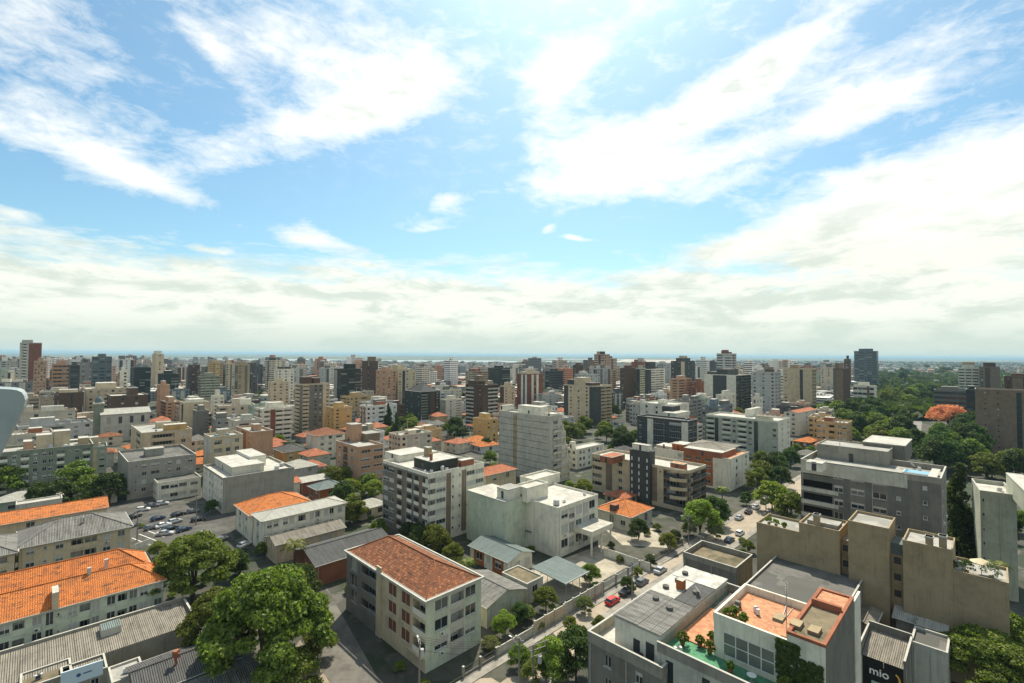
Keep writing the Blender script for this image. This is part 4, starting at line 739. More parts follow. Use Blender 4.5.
# ---------------------------------------------------------------- towers in the middle distance
def tower(label, x0, xc, x1, yt, d, left, right, floors, wm, am=None, bm=None, th=45, phrase=None, cat='apartment tower', name='apartment_tower', top=None, **k):
    if xc > 850: xc = x0+(x1-x0)*.84; left, right = right, left; k['lw_'] = 1; Wd = 15
    else: Wd = None
    k.pop('lw_', 0); D = k.pop('D', None); b = Bld(name, label, cat, x0, xc, x1, yt, d=d, th=th, D=D, Wd=Wd, phrase=phrase); gf = k.pop('gf', 0)
    b.body(left, right, floors, wm, am, bm, gf=gf, rm=k.pop('rm', RFW), hp=.8, **k)
    if top is None: top = [(.3, .7, .3, .8, 3, None)]
    for a, a2, c_, c2, hh, m in top: b.room((b.W*a, b.W*a2, b.D*c_, b.D*c2), b.z-.8, b.z+hh, m or wm, RFD if m in (DG, BR) else RFW)
    b.antenna(b.W*.5, b.D*.5, b.top+2, 4)
    return b
T = tower
T('pale residential tower with a dark brown slab beside it, tallest on the far left', 20, 29, 42, 342.5, 560, '.b.', 'DDDD', 19, LG, RB, WH, th=78, phrase='the tallest tower on the far left', top=[(0, .3, 0, .8, 3, LG)])
T('lower white ribbed block right under the tallest tower on the far left', 30, 34, 47, 361, 500, 'r.', '.w.w.w.w.', 13, PK, WH, PK, name='apartment_building')
T('wide beige office block with ribbon windows left of the dark slab', 47, 52, 71, 364, 520, 'r', '.rrrr', 10, PK, name='office_building', cat='office building')
T('narrow dark slab office in front of the beige ribbon-windowed block', 69, 71, 80, 365, 440, '_', 'r.', 12, DG, phrase='the narrow dark slab')
T('broad pale blue-glass office block with stepped top and ribbon windows', 88, 93, 112, 356.5, 520, '.w.w', 'r.r.r', 14, BL, WH, phrase='the pale blue-glass office', cat='office building', name='office_building')
T('dark green glazed office block with flat roof left of the pink tower', 131, 134, 151, 367.5, 520, 'r', 'rrr', 13, DB, rm=RFD, phrase='the dark green glazed block', cat='office building', name='office_building', top=[])
T('brown apartment tower with two blank slabs and a pale window strip between them, left', 52, 55, 84, 393, 360, 's', 'w_DgD_', 10, BR, BR, LG, phrase='the brown twin-slab tower', top=[(.15, .8, .2, .8, 2, CR)])
T('cream block with small square windows right behind the brown twin-slab tower', 83, 86, 125, 389, 380, 'w', '.w.w.w.w.w.', 8, CR, phrase='the cream small-windowed block', name='apartment_building', top=[(.3, .8, .2, .8, 4, CR)])
T('modern dark brown building with white roof lines behind the church', 107, 111, 148, 396, 350, 'r', 'DDwDDwDD', 6, BR, BR, WH, name='office_building', cat='office building', top=[(.5, .75, .2, .8, 5, BR)], phrase='the modern dark brown building')
T('small white tower with a narrow dark window strip right of the blue-glass office', 118, 120, 128, 371, 420, 'g', '.w', 13, WH, name='office_building', cat='office building')
T('pale cream round-topped tower behind the dark green glazed block', 152, 156, 164, 354, 620, '.w', '.w.', 18, CR, top=[(.1, .8, .1, .8, 4, WH)])
T('dark teal office block behind and right of the pink tower', 158, 163, 179, 374, 480, 'r', 'rr', 12, DB, rm=RFD, name='office_building', cat='office building')
T('pinkish plain tower block with stepped roof and few windows, left of centre', 150, 160, 170, 385, 400, '_w', '__', 10, PK, lw=PK, phrase='the plain pink tower')
T('low pink and terracotta building at the foot of the plain pink tower', 159, 166, 181, 402, 380, '.b', 'b.b', 6, PK, CLAY, PK, name='apartment_building', cat='apartment building')
T('dark brown tower with pale verticals between the teal office and the banded block', 188, 192, 200, 365, 520, 'w', 'w.w', 15, BR, top=[])
T('green-grey block with many white balcony bands, left of the twin pale towers', 198, 201, 220, 376.5, 430, 'r', 'bbbb', 14, GY, GY, GN, phrase='the banded green-grey block')
T('pale ribbed tower, left one of a close pair with vertical strips', 223, 226, 235, 363.5, 520, 'g', 'w.gw', 17, CR, phrase='the ribbed pale tower pair')
T('pale ribbed tower, right one of a close pair with vertical strips', 235, 238, 250, 364.5, 535, 'g', 'w.g.', 17, BG, CR)
T('cream tower with rounded white roofline and a tall narrow dark window row', 180, 185, 209, 403, 300, '.g.', '_w._', 12, CR, phrase='the cream tower beside the cypress', top=[(.2, .8, .1, .9, 1.8, WH)])
T('plain mid-grey block wedged in front of the cream tower', 193, 197, 209, 411, 290, '_', '_s', 10, MG)
T('white penthouse-topped block above the old orange roof', 211, 214, 224, 396, 360, '.w', 'w.w', 8, WH, top=[(.3, .7, .3, .8, 4, WH)])
T('tall white tower with dark-capped crown, left of the grey-brown balcony tower', 274, 278, 294, 369, 430, '.w', 'w.w.w', 15, WH, DG, top=[(.15, .4, .2, .8, 2, DG), (.6, .85, .2, .8, 2, DG)], phrase='the white tower with dark caps')
T('cream lower slab attached in front of the white tower with dark caps', 268, 271, 289, 382, 400, 'w', '.w.w.w', 12, CR)
T('tall cream and grey apartment tower with stacked wrap balconies and brown roof box', 295, 303, 330, 384, 325, 'bD', 'bDaa.w', 13, CR, MG, CR, phrase='the tall grey-brown balcony tower', top=[(.1, .4, .3, .8, 4.5, BR), (.5, .72, .3, .8, 3.6, BR)])
T('building with curved white balcony bands and a red brick vertical strip', 228, 262, 292, 409, 295, 'bbDb', 'bDbb', 7, WH, RB, WH, name='apartment_building', cat='apartment building', phrase='the brick-striped white building', top=[(.3, .8, .3, .8, 3, WH)])
T('yellow apartment block with rows of small dark windows left of the conifers', 326, 334, 352, 408, 320, '.w.w', 'w.w', 8, YE, YE, CR, name='apartment_building', cat='apartment building', phrase='the yellow block')
T('dark blue-green office tower behind the grey-brown balcony tower', 334, 341, 361, 369, 470, 'gg', 'r.rr', 14, DB, rm=RFD, top=[(.4, .8, .2, .8, 5, DB)])
T('dark brown slab tower left of the broad cream towers', 362, 367, 378, 361, 560, '_', 'w._', 18, BR, top=[(.4, .9, .2, .8, 5, TN)], phrase='the dark slab beside the cream towers')
T('broad cream tower with pink-tinted left slab and dense small windows', 376, 386, 396, 370.5, 440, 'w.w', '.w.w', 15, PK, phrase='the pink-tinted cream tower')
T('tallest cream tower with raised central block, beside the pink-tinted tower', 386, 398, 416, 369.5, 455, 'w.w.', 'wgw.w', 16, CR, top=[(.1, .5, .2, .7, 4, CR)], phrase='the broad cream tower')
b = T('dark green-brown tower with pyramid roof of planted terraces', 405, 421, 440, 392, 380, 'ww.w', 'b.Dw', 11, DB, BR, GY, top=[], phrase='the dark pyramid-roofed tower'); b.hip(mat('dark_slate', (.05, .055, .05), .8), rise=6.5, ov=-1, z=b.h)
T('white and tan low block behind the dark pyramid-roofed tower', 440, 446, 462, 400, 400, '.w', '.w.b', 8, WH, TN, name='apartment_building', cat='apartment building')
T('dark brown apartment tower with grey balcony fronts and white windows', 466, 483, 498, 385, 365, 'b.w', 'D.bb', 11, BR, BR, LG, phrase='the dark brown balcony tower', top=[(0, .5, .3, .9, 3, BR), (.1, .4, .3, .6, 7, TN)])
b = T('ornate yellow ochre building with arched recesses beside the pale stepped tower', 473, 487, 498, 419.5, 300, '.w.', 'w.w.', 5, YE, OR, YE, name='apartment_building', cat='apartment building', phrase='the yellow ochre building')
T('dark office block on the horizon above the dark brown balcony tower', 488, 494, 510, 368, 600, 'r', 'rr', 16, DB, rm=RFD)
T('red brick tower with white vertical strips and cream crown', 517, 527, 543, 374, 500, '_DgD', '_DwD_', 12, RB, WH, WH, phrase='the red brick tower', top=[(.1, .9, .2, .9, 2.2, CR), (.3, .7, .3, .7, 5, CR)])
T('tan and white narrow block left of the red brick tower', 500, 504, 515, 386, 420, 'D', 'w.w', 11, CR, BR)
T('dark curved-front glass office right of the red brick tower', 545, 549, 563, 371, 620, 'r', 'rrr', 10, DG, rm=RFD, cat='office building', name='office_building')
T('small dark brown tower behind the dark and cream tower', 573, 577, 583, 365, 640, 'w', '_', 15, BR)
b = T('near-black tower with cream square-windowed middle and beige balconies at its right', 564, 594, 612, 386, 380, 'Dw.w.wD', 'DDbb', 11, CR, DG, BG, lw=CR, phrase='the dark and cream tower', top=[(.05, .5, .1, .3, 2.2, BR), (.1, .6, .45, .72, 6, CR), (.1, .6, .75, .95, 4, DG)])
T('dark brown tower group left of the white-striped tower', 620, 628, 637, 368, 560, 'w.', 'D.w', 15, BR, BR, phrase='the dark brown tower group')
T('narrow pale green glass tower between the brown group and the white-striped tower', 636, 640, 646, 368, 560, 'g', 'rr', 15, GN)
T('white-striped office tower with a taller dark slab beside it', 645, 649, 665, 369, 540, 'D', 'Drrr.', 15, WH, DG, phrase='the white-striped office tower', top=[(0, .45, .2, .9, 8, DG)])
T('dark apartment tower on the horizon with stepped top and pale centre', 671, 681, 695, 361, 640, 'w.w', 'D.ww', 18, DG, CR, phrase='the stepped dark horizon tower', top=[(.2, .8, .2, .8, 4, DG), (.35, .65, .3, .7, 7, CR)])
T('pink and white terraced building below the stepped dark horizon tower', 670, 679, 692, 379, 500, '.b.', 'b.b', 11, PK, CLAY, PK)
T('dark red-brown block left of the grey twin-slab office', 691, 695, 706, 382, 500, 'w', '.ww', 10, RB)
b = T('grey office tower with two pale blank slabs around a dark glass core, dark balconies right', 704, 736, 751, 375, 480, '_DDD_', 'KKK', 12, WH, DG, MG, phrase='the grey twin-slab office', top=[(.1, .8, .3, .65, 5.5, DG), (.1, .8, .65, .95, 2.5, DG)])
T('small white block among trees behind the long white and green block', 716, 722, 736, 395, 420, '.w', 'w.w', 5, WH, name='apartment_building', cat='apartment building')
T('pale low red-roofed school-like block left of the beige slab tower', 752, 757, 775, 398, 400, '.w.', 'w.w.', 4, WH, CLAY, name='apartment_building', cat='apartment building', rm=TL_R)
b = T('beige slab tower with a dark vertical glass stripe and balcony bands on its right', 783, 812, 834, 368.5, 430, 'w._g_', 'bbbb', 14, CR, DG, BG, phrase='the beige slab tower', lw=CR, top=[(.2, .7, .5, .8, 3, BG)])
b = T('dark brown apartment slab joined right of the beige slab tower', 833, 843, 850, 368.5, 440, 'gDD', '_', 14, BR, TN, BR, top=[(.1, .8, .5, .9, 5, TN)], phrase='the dark brown slab')
T('tall dark blue-grey glass tower, tallest on the right horizon', 854, 860, 881, 351, 800, 'r', 'rrwrr', 23, BL, BL, phrase='the tallest dark glass tower', rm=RFD, cat='office tower', name='office_tower', top=[(.15, .75, .2, .8, 4, BL)])
T('brown ornate tower left of the tallest dark glass tower', 844, 849, 857, 359, 700, 'w', 'w.w', 16, BR, PK, top=[(.2, .5, .2, .6, 5, BR)])
T('low white ribbon-windowed office with red panel beside the avenue', 853, 857, 878, 386, 480, '.', 'rrrDr', 5, WH, RB, cat='office building', name='office_building')
T('white building with stepped ribbon balconies on the right horizon', 958, 964, 983, 368, 580, 'r', 'bbb', 12, WH, phrase='the white banded building on the right', top=[(.1, .4, .2, .8, 4, WH), (.5, .8, .2, .8, 7, BG)])
T('tan blank slab beside the white banded building on the right', 979, 989, 1004, 367, 560, '_', 'wD_', 13, TN, BR, top=[(.2, .9, .2, .8, 5, BR)], phrase='the tan slab tower')
T('long low dark building hidden by trees under the white banded building', 934, 952, 976, 391, 420, 'rr', 'rrr', 6, MG, rm=RF, phrase='the long low dark building')
b = T('tall grey-brown building with white balcony bands on its left edge, far right', 975, 988, 1040, 391, 262, 'bb', 'DsDsDDgD', 12, TN, TN, WH, phrase='the grey-brown banded building far right', top=[])
T('upper brown slab tower behind the banded building at the right edge', 1004, 1010, 1050, 377, 330, '_', 'sDsD', 14, BR, TN, top=[(.5, .9, .2, .8, 2, BR)])
T('dark teal square building behind trees right of the long low dark building', 966, 970, 980, 390, 400, '_', 'rr', 6, DB, rm=RFD)
# church with green dome
ch = Bld('church', 'church with long white gabled roof and a small domed bell tower, left', 'church', 94, 101, 150, 415, z=17, D=14, phrase='the domed church'); ch.body('.w.', '.w.w.w.w.', 2, LG, roof='none'); ch.wm = LG; ch.gable(CO_W, rise=3)
M = MB(); M.box(-3, 1.5, 3, 7.5, 0, 24, GY); M.box(-3.3, 1.8, 2.7, 7.8, 23.4, 24.2, WH)
for x_, y_ in ((-3.02, 4.4), (-3.02, 5.4)): M.box(x_, x_+.01, y_, y_+.6, 19.5, 22.5, FD)
M.build('bell_tower', ch.o); M = MB(); pr = None
for i in range(6): M.cyl(-.75, 5.25, 24.2+[0, 1.2, 2.2, 3.0, 3.5, 3.8][i], 24.2+[1.2, 2.2, 3.0, 3.5, 3.8, 6.0][i], [2.1, 2.0, 1.7, 1.2, .7, .3][i], BL, 12, [2.0, 1.7, 1.2, .7, .3, .05][i])
M.build('dome', ch.o)
# ---------------------------------------------------------------- the rest of the city, house by house
PAL = {'pale grey': (.46, .46, .42), 'white': (.66, .66, .60), 'cream': (.56, .49, .37), 'beige': (.40, .33, .23), 'brown': (.14, .09, .065), 'dark grey': (.09, .092, .088), 'mid-grey': (.24, .24, .22), 'pink': (.50, .33, .24), 'greenish': (.33, .40, .32), 'yellow ochre': (.52, .36, .17), 'brick red': (.27, .11, .07), 'blue-grey': (.16, .21, .23)}
rf = random.Random(11)
PRO = {}
def proto(kind, i):
    """mesh of a far building: real openings, balcony bands, parapet, roof rooms in one body of many storeys"""
    if (kind, i) in PRO: return PRO[(kind, i)]
    r = random.Random(i*31+len(kind)); b = Bld.__new__(Bld); b.mid = b.near = False; b.o = None; M = MB()
    if kind == 'tower':
        b.W, b.D = r.uniform(13, 22), r.uniform(12, 20); fl = r.randint(9, 17); b.h = fl*3
        pats = ['w.w.w', 'b.w.b', 'r.r', 'bDb', '_gw', 'w.gDw', 'wwbw', '_w.w_', 'rDr', 'b.ww.b', 'D.w.D']
        am = [LG, BR, MG, WH, DG, CR, RB][i % 7]
    elif kind == 'slab':
        b.W, b.D = r.uniform(14, 30), r.uniform(10, 16); fl = r.randint(3, 7); b.h = fl*3
        pats = ['w.w.w.w', 'b.w.w.b', 'rr.r', 'wDwDw', 'ww.b.ww', '.w.w.w.']; am = [LG, WH, CR, CLAY, MG][i % 5]
    else:
        b.W, b.D = r.uniform(8, 16), r.uniform(7, 12); fl = r.randint(1, 2); b.h = fl*3+.3; pats = ['.w.w.', '.w.ww.', '.w.']; am = WH
    b.facade(M, 'r', r.choice(pats), fl, ANY, am, ANY, 0, b.h); b.facade(M, 'l', r.choice(pats), fl, ANY, am, ANY, 0, b.h)
    if i % 3 == 0 and kind != 'house':
        hw_ = max(1, int(fl*r.uniform(.45, .8))); ww_ = b.W*.4; b.facade(M, 'r', r.choice(['b', 'w.w', 'rr']), hw_, ANY, am, ANY, 0, hw_*3, x0=b.W, y0=b.D*.2, L=ww_); M.box(b.W, b.W+ww_, b.D*.2+1.5, b.D, 0, hw_*3, ANY, RFW, False); M.poly([(b.W, b.D*.2, hw_*3), (b.W+ww_, b.D*.2, hw_*3), (b.W+ww_, b.D*.2+1.5, hw_*3), (b.W, b.D*.2+1.5, hw_*3)], RFW)
    M.poly([(b.W, 0, 0), (b.W, b.D, 0), (b.W, b.D, b.h), (b.W, 0, b.h)], ANY); M.poly([(0, b.D, 0), (b.W, b.D, 0), (b.W, b.D, b.h), (0, b.D, b.h)], ANY)
    if kind == 'house':
        x0, x1, y0, y1, z = -.6, b.W+.6, -.6, b.D+.6, b.h; k = (y1-y0)/2; rs = k*.42; m = [TL_O, TL_R, CO_G, TL_R, CO_W, CO_D, TL_B, TL_O][i % 8]; A, B_ = (x0+k, (y0+y1)/2, z+rs), (max(x1-k, x0+k+.1), (y0+y1)/2, z+rs)
        for f in (((x0, y0, z), (x1, y0, z), B_, A), ((x1, y0, z), (x1, y1, z), B_), ((x1, y1, z), (x0, y1, z), A, B_), ((x0, y1, z), (x0, y0, z), A)):
            M.poly(f, m, [(p[0]+p[1], p[2]*2.5) for p in f])
    else:
        M.poly([(0, 0, b.h), (b.W, 0, b.h), (b.W, b.D, b.h), (0, b.D, b.h)], [RF, RFW, RFD][i % 3]); M.ring(-.1, b.W+.1, -.1, b.D+.1, b.h-.05, b.h+.9, .25, ANY)
        for j in range(r.randint(1, 3)):
            x = r.uniform(.05, .6)*b.W; y = r.uniform(.1, .6)*b.D; M.box(x, x+b.W*r.uniform(.2, .38), y, y+b.D*.35, b.h, b.h+r.uniform(2, 4.5)+(2 if kind == 'tower' and j == 0 else 0), r.choice([ANY, am, MG]), RFW, False)
        for j in range(9): x, y = r.uniform(.06, .92)*b.W, r.uniform(.06, .92)*b.D; q = r.uniform(.3, .9); M.box(x, x+q, y, y+q*.8, b.h, b.h+r.uniform(.5, 1.3), r.choice([MG, WH, TKW, DG, CLAY]), bottom=False)
        M.cyl(b.W*.7, b.D*.7, b.h, b.h+2.0, 1.1, TKW, 8); M.cyl(b.W*.4, b.D*.5, b.h, b.h+8, .12, MET, 4)
    PRO[(kind, i)] = (M.mesh({'tower': 'apartment_tower', 'slab': 'apartment_building', 'house': 'house'}[kind]), b.W, b.D, b.h, fl); return PRO[(kind, i)]
# places kept free: streets, car park, groves
def seg_d(p, a, b): ab = b-a; t_ = max(0, min(1, (p-a).dot(ab)/ab.length_squared)); return (p-a-ab*t_).length
GROVES = [  # centre px, py, half width, half depth px, count, radius, leaf kind
    (402, 432, 16, 12, 9, 5.0, 'mid'), (455, 432, 9, 7, 3, 5.0, 'dark'), (585, 432, 22, 7, 9, 5.5, 'mid'), (628, 440, 13, 10, 7, 5.0, 'dark'), (776, 473, 18, 14, 8, 5.0, 'dark'), (822, 412, 14, 10, 6, 5.5, 'dark'),
    (862, 414, 26, 10, 12, 8.5, 'mid'), (880, 432, 36, 9, 14, 8, 'light'), (915, 447, 40, 9, 14, 7, 'mid'), (940, 396, 16, 10, 12, 8.5, 'dark'), (898, 400, 20, 8, 12, 9, 'mid'), (990, 440, 34, 12, 14, 8, 'dark'), (965, 455, 34, 12, 14, 8, 'dark'),
    (1000, 468, 24, 8, 6, 6, 'mid'), (725, 478, 8, 8, 3, 4, 'dark'), (40, 428, 6, 3, 2, 4, 'mid'), (355, 488, 22, 12, 9, 4.2, 'mid'), (345, 512, 14, 12, 5, 3.8, 'mid'), (430, 545, 14, 8, 4, 3.2, 'mid'), (945, 372, 20, 4, 8, 10, 'dark'), (900, 376, 14, 4, 6, 10, 'dark'), (340, 402, 8, 2, 0, 5, 'mid')]
def blocked(x, y, R_):
    for fx, fy, w_, d_, t_, z_ in FOOT:
        c, s = math.cos(t_), math.sin(t_); dx, dy = x-fx, y-fy; lx, ly = dx*c+dy*s, -dx*s+dy*c
        if abs(lx) < w_/2+R_ and abs(ly) < d_/2+R_: return True
    p = Vector((x, y))
    return any(seg_d(p, a, b) < w_+R_ for a, b, w_ in STREETS)
GW_ = []
for px_, py_, hw, hd, n_, r_, k_ in GROVES:
    GW_.append((px_, py_, hw, hd))
LM = [(bx, dist) for (_, _, dist, _, bx) in LAND]
FILL = []; tries = 0; target = [('tower', 125), ('slab', 125), ('house', 160)]
for kind, cnt in target:
    n_ = 0; tries = 0
    while n_ < cnt and tries < 60000:
        tries += 1; px_ = rf.uniform(-30, 1054)
        if kind == 'tower': d = rf.choice([rf.uniform(430, 800), rf.uniform(600, 1350)])
        elif kind == 'slab': d = rf.uniform(170, 600)
        else: d = rf.uniform(150, 420)
        if px_ > 850 and rf.random() < .75: continue
        if 400 < px_ < 520 and kind == 'tower' and rf.random() < .6: continue
        i = rf.randrange(22); me, w_, d_, h_, fl = proto(kind, i); x = (px_-512)/F*d; y = d
        if blocked(x, y, max(w_, d_)*.56+(.3 if kind == 'house' else .8)): continue
        base = proj((x, y, 0))
        if any(a_ < base[0] < c_ and base[1] > e_ for a_, c_, e_ in ((415, 530, 452), (500, 615, 440), (640, 775, 458), (845, 1200, 392))): continue
        if 110 < base[0] < 250 and base[1] > 500 or base[1] > 520: continue
        if any(abs(base[0]-g[0]) < g[2]+4 and abs(base[1]-g[1]) < g[3]+3 for g in GW_): continue
        cap = 60 if kind != 'tower' else (46 if d < 600 else 70); sc = rf.uniform(.85, 1.15)
        topy = proj((x, y, h_*sc))[1]
        if kind == 'tower' and topy < yh(px_)-(8 if px_ < 330 or 600 < px_ < 860 else 3): sc *= .6; topy = proj((x, y, h_*sc))[1]
        lo_ = yh(px_)+(10 if 395 < px_ < 600 or 735 < px_ < 850 else 4 if rf.random() < .7 else -5)
        if kind == 'tower' and topy < lo_: sc = sc*.7; topy = proj((x, y, h_*sc))[1]
        if topy < lo_ or sc < .5: continue
        hw = max(w_, d_)*.7*F/d; bad = False
        for (bx, dist) in LM:
            if dist > math.hypot(x, y) and base[0]+hw > bx[0] and base[0]-hw < bx[2] and topy < bx[1]+(.52 if dist > 150 else .7)*(bx[3]-bx[1]): bad = True; break
        if bad: continue
        FOOT.append((x, y, w_, d_, 0, h_)); FILL.append((kind, i, x, y, sc, topy, base, fl)); n_ += 1
used = set(); DESC = {'tower': ['tower', 'apartment tower'], 'slab': ['apartment block', 'apartment building'], 'house': ['house', 'house']}
ROOF8 = ['orange-tiled', 'red-tiled', 'grey-roofed', 'red-tiled', 'white-roofed', 'dark-roofed', 'brown-tiled', 'orange-tiled']; STW = {1: 'single-storey', 2: 'two-storey', 3: 'three-storey', 4: 'four-storey', 5: 'five-storey', 6: 'six-storey', 7: 'seven-storey'}
pk = list(PAL)
for kind, i, x, y, sc, topy, base, fl in FILL:
    me, w_, d_, h_, _ = proto(kind, i); col = rf.choices(pk, [11, 14, 11, 6, 3, 3, 5, 4, 3, 2, 1, 2])[0]
    o = bpy.data.objects.new(me.name.split('.')[0], me); C.objects.link(o); th = rad(45+rf.uniform(-7, 7)) if y < 500 else rad(rf.choice([20, 45, 60, 35])+rf.uniform(-8, 8))
    c, s = math.cos(th), math.sin(th); o.location = (x-(w_/2*c-d_/2*s), y-(w_/2*s+d_/2*c), 0); o.rotation_euler.z = th; o.scale = (1, 1, sc)
    v = rf.uniform(.95, 1.2); o.color = (*[min(.8, q*v) for q in PAL[col]], 1)
    look = f'{col}-walled {ROOF8[i % 8]} {STW[fl]} house' if kind == 'house' else (f'{col} {STW[fl]} apartment block' if kind == 'slab' else f'{col} {"slim" if w_ < 16 else "broad"} {"high" if fl*sc > 12 else "mid-height"} tower')
    L_ = sorted(LAND, key=lambda a: (((a[4][0]+a[4][2])/2-base[0])**2+4*((a[4][1]+a[4][3])/2-(topy+base[1])/2)**2))[:8]; lab = None
    for a in L_:
        dx = base[0]-(a[4][0]+a[4][2])/2; dd = math.hypot(x, y)-a[2]; hw = (a[4][2]-a[4][0])/2
        rel = ('behind' if dd > 0 else 'in front of') if abs(dx) < hw+3 else (('behind and left of' if dd > 40 else 'just left of') if dx < 0 else ('behind and right of' if dd > 40 else 'just right of'))
        t_ = f'{look} {rel} {a[3]}'
        if t_ not in used and len(t_.split()) <= 16: lab = t_; break
    if lab is None:
        for a in L_:
            for b_ in L_:
                t_ = f'{look} between {a[3]} and {b_[3]}'
                if a is not b_ and t_ not in used and len(t_.split()) <= 16: lab = t_; break
            if lab: break
    if lab is None: lab = f'{look} near {L_[0][3]}'
    used.add(lab)
    tag(o, lab, {'tower': 'apartment tower', 'slab': 'apartment building', 'house': 'house'}[kind], {'tower': 'towers across the middle distance', 'slab': 'low apartment blocks of the city', 'house': 'small houses between the blocks'}[kind])
# far city: thousands of buildings that read as one mass
nr = np.random.default_rng(5); M = MB(); n = 0
cm = bpy.data.materials.new('far_walls'); cm.use_nodes = True; t = NT(cm.node_tree); bs = t.n['Principled BSDF']; bs.inputs['Roughness'].default_value = .9
ge = t.new('ShaderNodeNewGeometry'); cr = t.new('ShaderNodeValToRGB'); t.l.new(ge.outputs['Random Per Island'], cr.inputs[0]); el_ = cr.color_ramp.elements; cr.color_ramp.interpolation = 'CONSTANT'
cols = [(.55, .54, .48), (.68, .67, .60), (.45, .39, .30), (.20, .16, .13), (.60, .54, .43), (.34, .34, .31), (.50, .24, .13), (.72, .71, .65), (.17, .18, .18), (.50, .42, .34)]
el_[0].position = 0; el_[0].color = (*cols[0], 1); el_[1].position = .1; el_[1].color = (*cols[1], 1)
for i_, c_ in enumerate(cols[2:]): e = el_.new(.1*(i_+2)); e.color = (*c_, 1)
sp_ = t.new('ShaderNodeSeparateXYZ'); t.l.new(ge.outputs['Position'], sp_.inputs[0]); nzn = t.new('ShaderNodeSeparateXYZ'); t.l.new(ge.outputs['Normal'], nzn.inputs[0])
band = t.m('MULTIPLY', t.m('GREATER_THAN', t.m('FRACT', t.m('DIVIDE', sp_.outputs[2], 3.0)), .55), t.m('LESS_THAN', t.m('ABSOLUTE', nzn.outputs[2]), .5))
hz = t.m('GREATER_THAN', t.m('FRACT', t.m('DIVIDE', t.m('ADD', sp_.outputs[0], sp_.outputs[1]), 4.2)), .35)
t.l.new(t.mix(t.m('MULTIPLY', band, hz), cr.outputs[0], (.05, .055, .055, 1)), bs.inputs['Base Color'])
vv = []; ff = []
def addbox(x, y, w_, d_, h_, th):
    c, s = math.cos(th), math.sin(th); k = len(vv); pts = [(x+a*c-b_*s, y+a*s+b_*c) for a, b_ in ((-w_/2, -d_/2), (w_/2, -d_/2), (w_/2, d_/2), (-w_/2, d_/2))]
    for p in pts: vv.append((*p, 0))
    for p in pts: vv.append((*p, h_))
    ff.extend([(k, k+1, k+5, k+4), (k+1, k+2, k+6, k+5), (k+2, k+3, k+7, k+6), (k+3, k, k+4, k+7), (k+4, k+5, k+6, k+7)])
while n < 5200:
    d = float(nr.uniform(1, 1)*(520+5200*nr.random()**1.7)); px_ = nr.uniform(-60, 1084); x = (px_-512)/F*d; r = nr.random()
    if px_ > 870 and d < 1600 or px_ < 640 and d > 3300: continue
    if d < 760 and blocked(x, d, 12): continue
    if 400 < px_ < 560 and r > .96: continue
    tall = r > (.82 if d < 2600 else .95) and not (860 < px_ < 960)
    h_ = nr.uniform(24, 50 if d < 1500 else 56) if tall else nr.uniform(4, 15)
    if tall and d > 900: h_ = min(h_, 55-(nr.uniform(4, 14) if px_ < 330 else nr.uniform(8, 18))*d/480)
    if h_ < 4: h_ = nr.uniform(4, 9)
    if d < 700: h_ = min(h_, 12)
    w_ = nr.uniform(12, 22) if tall else nr.uniform(10, 34); addbox(x, d, w_, nr.uniform(10, 20), h_, rad(nr.choice([20, 45, 45, 60])+nr.uniform(-6, 6)))
    if tall: addbox(x, d, w_*.4, 6, h_+nr.uniform(2, 5), 0)
    n += 1
me = bpy.data.meshes.new('distant_city'); me.from_pydata(vv, [], ff); me.materials.append(cm); me.update(); o = bpy.data.objects.new('distant_city', me); C.objects.link(o); tag(o, 'mass of pale towers and low roofs fading to blue towards the horizon', 'city', kind='stuff')
# stadium-like white roof far off
M = MB(); c0 = (560, 2650)
p_ = at(690, 360); d_ = 2100; x_ = (655-512)/F*d_
for i in range(26):
    a0, a1 = math.pi*2*i/26, math.pi*2*(i+1)/26; ra, rb = 115, 82
    q = lambda a, k, z: (x_+math.cos(a)*k*1.5, d_+math.sin(a)*k, z)
    M.poly([q(a0, ra, 26+3*(i % 2)), q(a1, ra, 26+3*((i+1) % 2)), q(a1, rb, 40), q(a0, rb, 40)], RFW); M.poly([q(a0, ra, 0), q(a1, ra, 0), q(a1, ra, 27), q(a0, ra, 27)], WH)
tag(M.build('stadium'), 'far white stadium roof with pointed segments behind the white-striped office tower', 'stadium')
